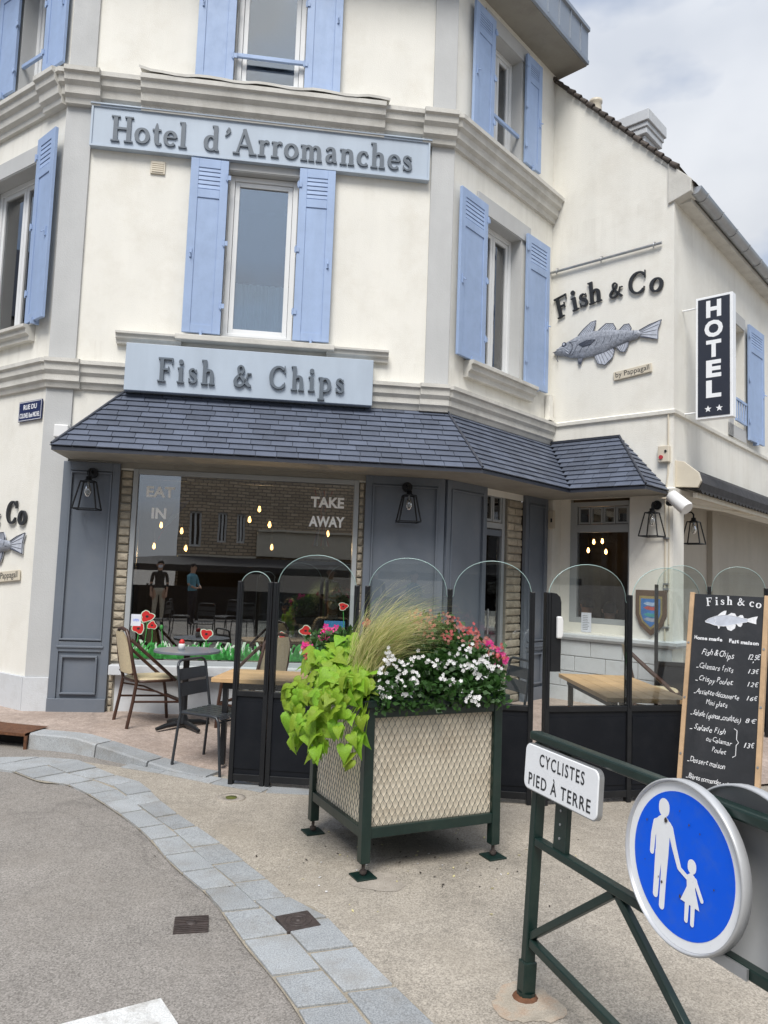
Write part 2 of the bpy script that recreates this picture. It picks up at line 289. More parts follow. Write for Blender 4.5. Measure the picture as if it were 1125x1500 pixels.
def link(name, me, parent=None, loc=None, rot=None, bevel=0):
    o = bpy.data.objects.new(name, me); COL.objects.link(o)
    if parent is not None: o.parent = parent
    if loc is not None: o.location = loc
    if rot is not None: o.rotation_euler = rot
    if bevel:
        b = o.modifiers.new('bevel', 'BEVEL'); b.width = bevel; b.segments = 2; b.limit_method = 'ANGLE'; b.angle_limit = R(40)
    return o
def tag(o, label=None, cat=None, group=None, kind=None):
    if label: o['label'] = label
    if cat: o['category'] = cat
    if group: o['group'] = group
    if kind: o['kind'] = kind
    return o
def thing(name, label, cat, loc=(0, 0, 0), rz=0, group=None, scale=None):
    o = bpy.data.objects.new(name, None); COL.objects.link(o); o.location = loc; o.rotation_euler = (0, 0, rz)
    if scale: o.scale = (scale,)*3
    return tag(o, label, cat, group)
def copy_tree(o, parent=None):
    c = o.copy(); COL.objects.link(c); c.parent = parent
    for ch in list(o.children): copy_tree(ch, c)
    return c
def dup(o, loc, rz, label):
    c = copy_tree(o); c.location = loc; c.rotation_euler = (0, 0, rz); c['label'] = label; return c

# facade frames: x along the wall, -y out of the wall, z up
def az(a): a = R(a); return Vector((math.sin(a), math.cos(a), 0))
class Wall:
    def __init__(s, P, a): s.P = Vector((P[0], P[1], 0)); s.d = az(a); s.rz = R(90-a); s.n = Vector((s.d.y, -s.d.x, 0))
    def pt(s, u, outw=0, z=0): q = s.P+s.d*u+s.n*outw; return Vector((q.x, q.y, z))
WB = Wall((-3.552, 7.797), 82.5); LB = 4.245
WC = Wall(WB.pt(LB), 40.7); LC = 2.34
WD = Wall(WC.pt(LC), 132.7); LD = 1.69
WE = Wall(WD.pt(LD), 40.7)
WA = Wall((-3.552, 7.797), 125)

def text_mb(txt, size=1, sp=1.0, ext=.004, bold=0., shear=0., align='CENTER'):
    c = bpy.data.curves.new('lettering', 'FONT'); c.body = txt; c.size = size; c.space_character = sp; c.extrude = ext; c.offset = bold; c.shear = shear
    c.align_x = align; c.align_y = 'CENTER'; c.resolution_u = 3
    o = bpy.data.objects.new('lettering', c); COL.objects.link(o); bpy.context.view_layer.update()
    me = bpy.data.meshes.new_from_object(o.evaluated_get(bpy.context.evaluated_depsgraph_get())); bpy.data.objects.remove(o); bpy.data.curves.remove(c)
    b = MB(); b.add([v.co[:] for v in me.vertices], [tuple(p.vertices) for p in me.polygons]); bpy.data.meshes.remove(me)
    return b
def wall_text(name, txt, m, parent, x, z, y, h, ext=.002, bold=0., sp=1., shear=0., rot=0., width=None, rotz3=0):
    b = text_mb(txt, 1, sp, 0, 0, shear)
    xs = [v[0] for v in b.v]; ys = [v[1] for v in b.v]; H_ = max(ys)-min(ys); k = h/H_
    b = text_mb(txt, 1, sp, ext/k, bold, shear)
    xs = [v[0] for v in b.v]; ys = [v[1] for v in b.v]; cx, cy = (max(xs)+min(xs))/2, (max(ys)+min(ys))/2
    kx = width/(max(xs)-min(xs)) if width else k
    cr_, sr_ = math.cos(rot), math.sin(rot); nv = []
    for (a, c, d) in b.v:
        X, Z = (a-cx)*kx, (c-cy)*k
        nv.append((x+X*cr_-Z*sr_, y-d*k, z+X*sr_+Z*cr_))
    b.v = nv; return b.build(name, m, parent)

# ------------------------------------------------------------------ hand-cut serif letters
def cr_sample(P, n=6):
    if len(P) == 2: return P
    out_ = []
    for i in range(len(P)-1):
        p0 = P[max(i-1, 0)]; p1 = P[i]; p2 = P[i+1]; p3 = P[min(i+2, len(P)-1)]
        for k in range(n):
            t = k/n; out_.append(tuple(.5*((2*b)+(c-a)*t+(2*a-5*b+4*c-d)*t*t+(-a+3*b-3*c+d)*t**3) for a, b, c, d in zip(p0, p1, p2, p3)))
    out_.append(P[-1]); return out_
def ell(cx, cy, rx, ry, a0, a1, thick, thin, n=18):
    P = []
    for i in range(n+1):
        a = R(a0+(a1-a0)*i/n); P.append((cx+rx*math.cos(a), cy+ry*math.sin(a), thin+(thick-thin)*abs(math.cos(a))**1.3))
    return P
St, Th = .165, .075
def V(x, y0, y1, w=St): return ('s', [(x, y0, w), (x, y1, w)])
def Sf(x, y, w=.30, h=.055): return ('s', [(x-w/2, y, h), (x+w/2, y, h)])
GL = {
 'H': (.92, [V(.20, 0, 1), V(.72, 0, 1), ('s', [(.2, .52, .085), (.72, .52, .085)]), Sf(.20, .03, .34), Sf(.20, .97, .34), Sf(.72, .03, .34), Sf(.72, .97, .34)]),
 'F': (.76, [V(.20, 0, 1), Sf(.20, .03, .36), ('s', [(.04, .96, .075), (.66, .96, .075)]), ('s', [(.2, .52, .075), (.50, .52, .075)]), ('s', [(.655, 1, .05), (.64, .74, .03)]), ('s', [(.49, .64, .045), (.49, .40, .045)])]),
 'C': (.90, [('c', ell(.46, .5, .35, .45, 48, 318, St, Th)), ('s', [(.73, 1.0, .04), (.745, .68, .06)]), ('s', [(.74, .30, .05), (.72, .14, .05)])]),
 'A': (.98, [('s', [(.17, .02, .075), (.46, 1, .085)]), ('s', [(.45, 1, .15), (.80, .02, .17)]), ('s', [(.26, .34, .07), (.66, .34, .07)]), Sf(.15, .03, .28), Sf(.82, .03, .32)]),
 'o': (.64, [('c', ell(.31, .32, .22, .27, 0, 360, St, Th, 24))]),
 'c': (.56, [('c', ell(.31, .32, .21, .27, 55, 315, St, Th)), ('s', [(.42, .53, .1), (.475, .44, .11)])]),
 'e': (.60, [('c', ell(.31, .32, .21, .27, 8, 318, St*.9, Th)), ('s', [(.14, .36, .06), (.52, .36, .06)])]),
 't': (.44, [('c', [(.22, .86, .05), (.21, .60, .15), (.21, .22, St), (.25, .075, .12), (.34, .05, .09), (.41, .10, .05)]), ('s', [(.05, .60, .07), (.39, .60, .07)])]),
 'l': (.36, [V(.18, 0, 1.02), Sf(.18, .03, .33), ('s', [(.03, .99, .05), (.18, .985, .07)])]),
 'd': (.68, [V(.48, .03, 1.02), ('s', [(.34, .99, .05), (.48, .985, .07)]), ('c', ell(.30, .31, .21, .27, 40, 320, St, Th)), ('s', [(.48, .035, .06), (.63, .035, .06)])]),
 'h': (.70, [V(.18, 0, 1.02), Sf(.18, .03, .30), ('s', [(.03, .99, .05), (.18, .985, .07)]), ('c', [(.2, .46, .05), (.30, .575, .09), (.42, .58, .11), (.50, .46, St), (.50, .02, St)]), Sf(.51, .03, .27)]),
 'n': (.70, [V(.18, 0, .63), Sf(.18, .03, .30), ('s', [(.03, .60, .05), (.18, .60, .07)]), ('c', [(.2, .46, .05), (.30, .575, .09), (.42, .58, .11), (.50, .46, St), (.50, .02, St)]), Sf(.51, .03, .27)]),
 'm': (1.0, [V(.18, 0, .63), Sf(.18, .03, .29), ('s', [(.03, .60, .05), (.18, .60, .07)]), ('c', [(.2, .46, .05), (.30, .575, .09), (.40, .58, .11), (.48, .46, St), (.48, .02, St)]), Sf(.49, .03, .25),
      ('c', [(.5, .46, .05), (.60, .575, .09), (.70, .58, .11), (.79, .46, St), (.79, .02, St)]), Sf(.80, .03, .27)]),
 'r': (.52, [V(.18, 0, .63), Sf(.18, .03, .32), ('s', [(.03, .60, .05), (.18, .60, .07)]), ('c', [(.2, .44, .06), (.28, .56, .09), (.38, .60, .11), (.45, .55, .10)])]),
 'a': (.60, [('c', [(.10, .50, .11), (.17, .585, .09), (.29, .61, .08), (.39, .52, .14), (.40, .2, St), (.43, .07, .11), (.54, .06, .05)]), ('c', [(.40, .36, .06), (.24, .33, .08), (.13, .22, .14), (.15, .08, .10), (.27, .05, .07), (.39, .14, .05)])]),
 's': (.50, [('c', [(.39, .50, .06), (.28, .60, .07), (.15, .55, .10), (.14, .44, .13), (.27, .34, .15), (.38, .24, .14), (.38, .11, .11), (.25, .04, .07), (.11, .12, .06)]), ('s', [(.40, .59, .04), (.405, .43, .05)]), ('s', [(.09, .22, .05), (.095, .04, .04)])]),
 'i': (.36, [V(.18, 0, .63), Sf(.18, .03, .32), ('s', [(.03, .60, .05), (.18, .60, .07)]), ('c', ell(.18, .86, .055, .055, 0, 360, .10, .10, 10))]),
 'p': (.68, [V(.18, -.32, .63), Sf(.18, -.30, .32), ('s', [(.03, .60, .05), (.18, .60, .07)]), ('c', ell(.34, .31, .21, .27, -140, 140, St, Th))]),
 "'": (.46, [('c', [(.24, .93, .20), (.30, .88, .17), (.27, .76, .08), (.16, .66, .03)])]),
 '&': (.92, [('c', [(.78, .55, .05), (.70, .56, .06), (.62, .30, .08), (.44, .08, .10), (.24, .05, .12), (.13, .20, .15), (.22, .40, .12), (.44, .58, .09), (.50, .76, .10), (.38, .88, .07), (.26, .78, .10), (.32, .56, .12), (.54, .28, .15), (.76, .08, .14), (.86, .08, .06)]), ('s', [(.66, .57, .05), (.86, .57, .05)])]),
 '1': (.5, []),
}
def glyph_mb(ch, size, depth):
    b = MB()
    for si, (k, P) in enumerate(GL[ch][1]):
        if k == 'c' and len(P) < 17: P = cr_sample(P, 5)
        n = len(P); Lf = []; Rt = []; closed = (abs(P[0][0]-P[-1][0])+abs(P[0][1]-P[-1][1])) < 1e-6
        for i, (x, y, w) in enumerate(P):
            if closed: a = P[(i-1) % (n-1)] if i else P[-2]; c = P[(i+1) % (n-1)] if i < n-1 else P[1]
            else: a = P[max(i-1, 0)]; c = P[min(i+1, n-1)]
            dx, dy = c[0]-a[0], c[1]-a[1]; q = math.hypot(dx, dy) or 1; nx, ny = -dy/q*w/2, dx/q*w/2
            Lf.append((x+nx, y+ny)); Rt.append((x-nx, y-ny))
        d = depth+si*.0004; v = []
        for (p, q) in zip(Lf, Rt): v += [(p[0]*size, -d, p[1]*size), (q[0]*size, -d, q[1]*size), (p[0]*size, 0, p[1]*size), (q[0]*size, 0, q[1]*size)]
        f = []
        for i in range(n-1):
            o = 4*i; f += [(o, o+1, o+5, o+4), (o, o+4, o+6, o+2), (o+1, o+3, o+7, o+5)]
        if not closed: f += [(0, 2, 3, 1), (4*n-4, 4*n-3, 4*n-1, 4*n-2)]
        b.add(v, f)
    return b
def serif_word(txt, m, parent, x0, z0, x1, z1, cap, y, depth, track=.04, wscale=None):
    """letters as parts from (x0,z0) to (x1,z1) along the baseline"""
    adv = [GL[c][0]+track if c != ' ' else .62 for c in txt]; tot = sum(adv)-track
    Lx = math.hypot(x1-x0, z1-z0); k = Lx/tot; a = math.atan2(z1-z0, x1-x0); s = 0
    for c, ad in zip(txt, adv):
        if c != ' ':
            g = glyph_mb(c, 1, depth); g.v = [(v[0]*k, v[1], v[2]*cap) for v in g.v]
            o = g.build('letter', m, parent, (x0+math.cos(a)*s*k, y, z0+math.sin(a)*s*k), (0, -a, 0))
        s += ad

# ------------------------------------------------------------------ architecture helpers
def wall_mb(u0, u1, z0, z1, holes, rev=.25, y=0.0, back=.3):
    b = MB(); us = sorted({u0, u1, *[h[0] for h in holes], *[h[1] for h in holes]}); zs = sorted({z0, z1, *[h[2] for h in holes], *[h[3] for h in holes]})
    us = [u for u in us if u0 <= u <= u1]; zs = [z for z in zs if z0 <= z <= z1]
    for i in range(len(us)-1):
        for j in range(len(zs)-1):
            cu, cz = (us[i]+us[i+1])/2, (zs[j]+zs[j+1])/2
            if any(h[0] < cu < h[1] and h[2] < cz < h[3] for h in holes): continue
            b.quad((us[i], y, zs[j]), (us[i+1], y, zs[j]), (us[i+1], y, zs[j+1]), (us[i], y, zs[j+1]))
    for h in holes:
        a, c, d, e = h[:4]; r = h[4] if len(h) > 4 else rev; d_ = max(d, z0); e_ = min(e, z1)
        b.quad((a, y, d_), (a, y, e_), (a, y+r, e_), (a, y+r, d_)); b.quad((c, y, e_), (c, y, d_), (c, y+r, d_), (c, y+r, e_))
        if e <= z1: b.quad((a, y, e_), (c, y, e_), (c, y+r, e_), (a, y+r, e_))
        if d >= z0: b.quad((c, y, d_), (a, y, d_), (a, y+r, d_), (c, y+r, d_))
    return b
def sweep(plan, prof, close_ends=True):
    """plan: world xy points left->right seen from outside; prof: (out, z) bottom->top"""
    P = [Vector((p[0], p[1], 0)) for p in plan]; n = len(P); b = MB(); vs = []
    for i, p in enumerate(P):
        d0 = (P[i]-P[i-1]).normalized() if i else (P[1]-P[0]).normalized(); d1 = (P[i+1]-P[i]).normalized() if i < n-1 else d0
        n0 = Vector((d0.y, -d0.x, 0)); n1_ = Vector((d1.y, -d1.x, 0)); m_ = (n0+n1_).normalized(); k = 1/max(.3, m_.dot(n0))
        for (o, z) in prof: vs.append((p.x+m_.x*o*k, p.y+m_.y*o*k, z))
    q = len(prof); fs = []
    for i in range(n-1):
        for j in range(q-1): fs.append((i*q+j, (i+1)*q+j, (i+1)*q+j+1, i*q+j+1))
    b.add(vs, fs)
    b.add([vs[k] for k in range(q)], [tuple(range(q))]); b.add([vs[(n-1)*q+k] for k in range(q)], [tuple(range(q-1, -1, -1))])
    return b
def wpart(name, b, m, wall, parent, bevel=0, kind=None, loc=(0, 0, 0)):
    """child of a building Empty at the world origin, laid in a facade frame"""
    p = wall.pt(loc[0], -loc[1], loc[2]); o = b.build(name, m, parent, p, (0, 0, wall.rz), bevel)
    if kind: o['kind'] = kind
    return o
def shutter(wall, parent, u0, u1, z0, z1, y=-.03, turn=0, label=None, hinge_left=True):
    w, h = u1-u0, z1-z0; t = .035; st = .085; b = MB()
    zt = h*.80 if h > 1.2 else h*.75
    b.box(0, st, -t, 0, 0, h); b.box(w-st, w, -t, 0, 0, h)
    b.box(st, w-st, -t, 0, 0, .09); b.box(st, w-st, -t, 0, h-.10, h); b.box(st, w-st, -t, 0, zt-.05, zt+.045)
    b.box(st, w-st, -t+.010, -.004, .09, zt-.05); b.box(st, w-st, -.012, -.004, zt+.045, h-.10)
    x = w-.03 if hinge_left else .03
    p = wall.pt(u0 if hinge_left else u1, -y, z0)
    o = bpy.data.objects.new('shutter', None)
    if not hinge_left: b.v = [(v[0]-w, v[1], v[2]) for v in b.v]
    o = b.build('shutter', M['blue'], parent, p, (0, 0, wall.rz+turn), .003)
    ofs = 0 if hinge_left else -w
    nsl = 5; zz0, zz1 = zt+.045, h-.10; dz = (zz1-zz0)/nsl
    if 'slat_mesh' not in CACHE or True:
        key = ('slat', round(w, 2), round(h, 1))
        if key not in CACHE:
            sb = MB(); sb.box(0, w-2*st, -t+.004, -.014, 0, dz*.80, Matrix.Rotation(R(-6), 4, 'X')); me = sb.mesh('slat'); me.materials.append(M['blue']); CACHE[key] = me
    for k in range(nsl): link('slat', CACHE[key], o, (ofs+st, 0, zz0+dz*k+.006))
    xh = ofs+(0 if hinge_left else w)
    for zh in (.16*h, .52*h, .90*h): hb = MB(); hb.box(xh-.022, xh+.03, -t-.012, -t-.001, zh-.025, zh+.025); hb.tube([(xh-.008, -t-.008, zh-.04), (xh-.008, -t-.008, zh+.04)], .009, 6); hb.build('hinge', M['blue'], o)
    lb = MB(); xl = ofs+(w-.05 if hinge_left else .05); lb.box(xl-.012, xl+.012, -t-.014, -t-.001, h*.45-.05, h*.45+.05); lb.tube([(xl, -t-.02, h*.45), (xl, -t-.05, h*.45-.02)], .007, 6)
    lb.box(ofs+w*.5-.012, ofs+w*.5+.012, -t-.02, .03, -.035, .03); lb.build('latch', M['blue'], o)
    return o
CACHE = {}
def window(wall, parent, u0, u1, z0, z1, y=.16, mull=0, curtain='curtain', ch=.35, fm='pvc', gm='glasssky', rail=None, fw=.055, split=None, open_tilt=False, room=True, cy=.09):
    w, h = u1-u0, z1-z0; b = MB()
    for (a, c, d, e) in ((0, fw, 0, h), (w-fw, w, 0, h), (fw, w-fw, 0, fw), (fw, w-fw, h-fw, h)): b.box(a, c, -.03, .04, d, e)
    o = b.build('window', M[fm], parent, wall.pt(u0, -y, z0), (0, 0, wall.rz), .004)
    n = mull+1; cw = (w-2*fw)/n
    for i in range(n):
        a = fw+cw*i+.004; c = fw+cw*(i+1)-.004; s = MB(); sw = .05
        for (x0, x1, q0, q1) in ((a, a+sw, fw+.004, h-fw-.004), (c-sw, c, fw+.004, h-fw-.004), (a+sw, c-sw, fw+.004, fw+.004+sw), (a+sw, c-sw, h-fw-.004-sw, h-fw-.004)): s.box(x0, x1, -.012, .03, q0, q1)
        s.build('sash', M[fm], o, bevel=.003)
        g = MB(); g.box(a+sw-.003, c-sw+.003, .008, .013, fw+sw, h-fw-sw); g.build('pane', M[gm], o)
    if curtain:
        cb = MB(); pts = []; k = 40; H2 = (h-2*fw)*ch
        for i in range(k+1):
            x = fw+(w-2*fw)*i/k; pts.append((x, cy+.012*math.sin(i*1.25)+.006*math.sin(i*2.7)))
        for i in range(k): cb.quad((pts[i][0], pts[i][1], fw), (pts[i+1][0], pts[i+1][1], fw), (pts[i+1][0], pts[i+1][1], fw+H2), (pts[i][0], pts[i][1], fw+H2))
        cb.build('curtain', M[curtain], o)
    if rail:
        rb = MB(); rb.box(-.02, w+.02, -y-.0, -y+.035, rail, rail+.045); rb.build('guard_rail', M['blue'], o, bevel=.004)
    if room:
        rm = MB(); D_ = 1.2
        rm.quad((-.3, D_, -.2), (w+.3, D_, -.2), (w+.3, D_, h+.2), (-.3, D_, h+.2)); rm.quad((-.3, .06, -.2), (-.3, D_, -.2), (-.3, D_, h+.2), (-.3, .06, h+.2)); rm.quad((w+.3, D_, -.2), (w+.3, .06, -.2), (w+.3, .06, h+.2), (w+.3, D_, h+.2))
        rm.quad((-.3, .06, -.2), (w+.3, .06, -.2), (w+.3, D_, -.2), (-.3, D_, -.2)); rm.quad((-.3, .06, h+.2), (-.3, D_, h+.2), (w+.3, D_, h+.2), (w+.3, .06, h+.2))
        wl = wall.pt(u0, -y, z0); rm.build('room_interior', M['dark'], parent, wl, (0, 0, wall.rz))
    return o
def tile_face(parent, wall, A_, B_, C_, D_, rows, tw, m=None, thick=.012):
    """A bottom-left, B bottom-right, C top-right, D top-left (facade frame coords)"""
    A_, B_, C_, D_ = map(Vector, (A_, B_, C_, D_)); nrm = (B_-A_).cross(D_-A_).normalized()
    for r in range(rows):
        t0, t1 = r/rows, (r+1)/rows+.02
        l0, r0_ = A_.lerp(D_, t0), B_.lerp(C_, t0); l1, r1 = A_.lerp(D_, min(t1, 1)), B_.lerp(C_, min(t1, 1))
        d = (r0_-l0); Lr = d.length; d.normalize(); x = -(tw*.5 if r % 2 else 0)-random.uniform(0, .3)*tw
        la1 = (l1-l0).dot(d); ra1 = (r1-l0).dot(d); upv = (l1-l0)-d*la1
        # tile boundaries perpendicular to the eave, clipped by the sloping ends
        while x < max(Lr, ra1)-.01:
            w = tw*random.uniform(.90, 1.12); a0 = max(x+.0025, 0 if True else 0, min(0, la1)); a1 = min(x+w-.0025, max(Lr, ra1)); x += w
            bl, br = max(a0, 0.0), min(a1, Lr); tl, tr = max(a0, la1), min(a1, ra1)
            if br-bl < .015 and tr-tl < .015: continue
            if br < bl: br = bl = min(max(bl, 0), Lr)
            if tr < tl: tr = tl = min(max(tl, la1), ra1)
            lift = random.uniform(0, .003)
            lo, hi = .012+lift, .002
            p = [l0+d*bl, l0+d*br, l0+upv+d*tr, l0+upv+d*tl]
            top = [p[0]+nrm*(lo+thick), p[1]+nrm*(lo+thick), p[2]+nrm*(hi+thick*.5), p[3]+nrm*(hi+thick*.5)]
            bot = [p[0]+nrm*lo, p[1]+nrm*lo, p[2]+nrm*hi, p[3]+nrm*hi]
            b = MB(); b.add(bot+top, [(4, 5, 6, 7), (0, 1, 5, 4), (1, 2, 6, 5), (3, 0, 4, 7), (2, 3, 7, 6)])
            b.build('slate_tile', m or M['slate'], parent)
def brickwork(wall, parent, u0, u1, z0, z1, bh, cols, y=0., proud=.03):
    n = int(round((z1-z0)/bh)); bh = (z1-z0)/n
    for i in range(n):
        w = u1-u0; cut = random.uniform(.35, .65) if cols == 2 else None
        segs = [(0, w)] if (cols == 1 or i % 2) else [(0, w*cut), (w*cut, w)]
        for (a, c) in segs:
            p = random.uniform(proud*.45, proud); g = .006; b = MB(); x0, x1 = u0+a+g, u0+c-g; a0, a1 = z0+bh*i+g, z0+bh*(i+1)-g
            # split face: bulged front with an uneven ridge
            e = [(x0, y, a0), (x1, y, a0), (x1, y, a1), (x0, y, a1)]; j = lambda: random.uniform(-.006, .006)
            f = [(x0+.008+j()*.5, y-p*.75+j(), a0+.008), (x1-.008+j()*.5, y-p*.75+j(), a0+.008), (x1-.008, y-p*.75+j(), a1-.008), (x0+.008, y-p*.75+j(), a1-.008)]
            c_ = ((x0+x1)/2+j()*3, y-p*1.15, (a0+a1)/2+j()*2)
            b.add(e+f+[c_], [(0, 1, 5, 4), (1, 2, 6, 5), (2, 3, 7, 6), (3, 0, 4, 7), (4, 5, 8), (5, 6, 8), (6, 7, 8), (7, 4, 8)])
            wpart('brick', b, M['stone'], wall, parent)

# ------------------------------------------------------------------ ground
def sheet(name, m, pts, z, hf=None, kind='structure', sub=0):
    me = bpy.data.meshes.new(name); bm = bmesh.new(); vs = [bm.verts.new((p[0], p[1], hf(p[0], p[1]) if hf else z)) for p in pts]; f = bm.faces.new(vs)
    if f.normal.z < 0 or True: bmesh.ops.recalc_face_normals(bm, faces=bm.faces)
    bm.normal_update()
    if f.normal.z < 0: bmesh.ops.reverse_faces(bm, faces=bm.faces)
    bm.to_mesh(me); bm.free(); me.materials.append(m); o = link(name, me); o['kind'] = kind; return o
sheet('road', M['road'], [(-400, -400), (400, -400), (400, 400), (-400, 400)], 0)
# strip of granite slabs: centre line left->right as (right edge, left edge)
Redge = [(-3.6, 6.18), (-2.90, 6.40), (-2.45, 6.38), (-2.05, 6.02), (-1.72, 5.78), (-1.38, 5.24), (-1.02, 4.78), (-.66, 4.28), (-.385, 3.86), (-.24, 3.75), (.055, 3.20), (.235, 2.89), (.43, 2.42), (.60, 1.7)]
Ledge = [(-3.8, 5.70), (-3.05, 6.0), (-2.80, 5.98), (-2.45, 5.72), (-2.14, 5.60), (-1.48, 4.86), (-1.07, 4.24), (-.78, 3.85), (-.60, 3.52), (-.50, 3.34), (-.37, 3.13), (-.22, 2.84), (-.02, 2.35), (.10, 1.65)]
def poly_at(P, t):
    ls = [0]
    for a, b in zip(P, P[1:]): ls.append(ls[-1]+math.hypot(b[0]-a[0], b[1]-a[1]))
    s = t*ls[-1]
    for i in range(len(P)-1):
        if s <= ls[i+1] or i == len(P)-2:
            k = (s-ls[i])/(ls[i+1]-ls[i]); return (P[i][0]+(P[i+1][0]-P[i][0])*k, P[i][1]+(P[i+1][1]-P[i][1])*k)
def cr2(P, n=6): return [(q[0], q[1]) for q in cr_sample([(a, b, 0) for a, b in P], n)]
Rs, Ls = cr2(Redge), cr2(Ledge)
# terrace side surface (right of the strip)
terr = Rs[12:]+[(3.5, 1.2), (14, 1.2), (14, 9.2), (5, 11), (3.6, 9.0), (2.2, 10.2), (.66, 8.36), (-1.15, 8.1), (-1.12, 6.1), (-1.75, 6.12)]
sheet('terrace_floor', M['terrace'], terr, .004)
sheet('slab_bed', M['joint'], Ls+Rs[::-1], .008)
slabs = thing('granite_slab_strip', '', '', (0, 0, 0)); 
for k_ in ('label', 'category'):
    if k_ in slabs: del slabs[k_]
slabs['kind'] = 'structure'
def slab(t0, t1, s0, s1, name='slab'):
    g0, g1 = .0016, .018
    q = []
    for (t, s) in ((t0+g0, s0+g1), (t1-g0, s0+g1), (t1-g0, s1-g1), (t0+g0, s1-g1)):
        a, b = poly_at(Rs, t), poly_at(Ls, t); q.append((a[0]+(b[0]-a[0])*s+random.uniform(-.004, .004), a[1]+(b[1]-a[1])*s+random.uniform(-.004, .004)))
    b = MB(); h = .016+random.uniform(-.002, .003); b.prism(q, -.02, h, 'z'); return b.build(name, M['granite'], slabs, bevel=.003)
t = 0.0; i = 0
while t < .985:
    n_ = .043*random.uniform(.85, 1.2); slab(t, min(t+n_, 1), 0, .50+random.uniform(-.02, .02)); t += n_
t = -.0; i = 0
while t < .985:
    n_ = .043*random.uniform(.85, 1.2); slab(max(0, t), min(t+n_, 1), .50, 1); t += n_
# pavement in front of the shop, falling to the road at the partition
def hp(x, y):
    lx = max(0, min(1, (-1.25-x)/1.2)); ly = max(0, min(1, (y-6.1)/1.3)); return .006+max(.118*lx, .095*ly)
kerb_line = [(-6.4, 8.9), (-4.6, 7.62), (-3.55, 7.05), (-2.95, 6.88), (-2.55, 6.78), (-2.1, 6.55), (-1.6, 6.27), (-1.14, 6.07)]
KL = cr2(kerb_line, 5)
bm = bmesh.new(); nx_, ny_ = 48, 16; grid = []
for i in range(nx_+1):
    k = poly_at(KL, i/nx_); bx = -6.6+(i/nx_)*5.7 ; by = WB.pt(0).y+.25 if bx > -3.5 else WB.pt(0).y+.25+(-3.5-bx)*1.2
    by += max(0, (bx+3.5))*.13; row = []
    for j in range(ny_+1):
        q = j/ny_; x = k[0]+(bx-k[0])*q; y = k[1]+(by-k[1])*q; row.append(bm.verts.new((x, y, hp(x, y))))
    grid.append(row)
for i in range(nx_):
    for j in range(ny_): bm.faces.new((grid[i][j], grid[i+1][j], grid[i+1][j+1], grid[i][j+1]))
bmesh.ops.recalc_face_normals(bm, faces=bm.faces[:]); me = bpy.data.meshes.new('pavement'); bm.to_mesh(me); bm.free(); me.materials.append(M['pave']); link('pavement', me)['kind'] = 'structure'
# raised floor inside the screened terrace
sheet('terrace_pavement', M['pave'], [(-1.12, 6.1), (1.1, 5.85), (2.4, 6.1), (5, 6.9), (6, 11), (3.42, 9.0), (2.2, 10.2), (.66, 8.36), (-1.3, 8.12)], 0, hf=lambda x, y: .008+.09*max(0, min(1, (y-6.1)/1.3)))
# kerb stones
kerb = thing('kerb', '', '', (0, 0, 0)); kerb['kind'] = 'structure'
for k_ in ('label', 'category'):
    if k_ in kerb: del kerb[k_]
def kerb_stone(t0, t1, w=.16):
    n = 6; A_ = [poly_at(KL, t0+.0015+(t1-t0-.003)*i/n) for i in range(n+1)]; v = []; f = []
    for i, p in enumerate(A_):
        a, c = A_[max(i-1, 0)], A_[min(i+1, n)]; dx, dy = c[0]-a[0], c[1]-a[1]; q = math.hypot(dx, dy); nx, ny = dy/q, -dx/q; h = hp(p[0]-nx*.1, p[1]-ny*.1)+.006
        v += [(p[0]+nx*w, p[1]+ny*w, -.02), (p[0]+nx*(w-.012), p[1]+ny*(w-.012), max(.02, h-.012)), (p[0]+nx*(w-.025), p[1]+ny*(w-.025), max(.024, h)), (p[0]-nx*.03, p[1]-ny*.03, max(.024, h+.002)), (p[0]-nx*.03, p[1]-ny*.03, -.02)]
    for i in range(n):
        for j in range(4): f.append((i*5+j, (i+1)*5+j, (i+1)*5+j+1, i*5+j+1))
    f += [(4, 3, 2, 1, 0), tuple(n*5+j for j in range(5))]
    b = MB(); b.add(v, f); b.build('kerb_stone', M['granite'], kerb)
DR0, DR1 = .515, .665
for a, c in ((.0, .12), (.12, .25), (.25, .36), (.36, DR0), (DR1, .79), (.79, .89), (.89, .985)): kerb_stone(a, c)
# flat gutter stones below the kerb
gut = cr2([(-2.0, 6.26), (-1.5, 6.06), (-.9, 5.74), (-.45, 5.70), (.3, 5.62), (1.1, 5.48)], 4)
for i in range(0, len(gut)-3, 3):
    a, b_ = Vector(gut[i]), Vector(gut[i+3]); d = (b_-a).normalized(); nn = Vector((d.y, -d.x)); w = .10
    q = [(a+d*.006-nn*w), (b_-d*.006-nn*w), (b_-d*.006+nn*w*.6), (a+d*.006+nn*w*.6)]
    MB().prism([(p.x, p.y) for p in q], -.02, .012, 'z').build('gutter_stone', M['granite'], kerb, bevel=.003)
sheet('road_marking', M['whitepaint'], [(-1.35, 2.58), (-1.05, 2.80), (-.765, 2.975), (-.66, 2.82), (-.60, 2.50), (-.9, 2.2)], .005)

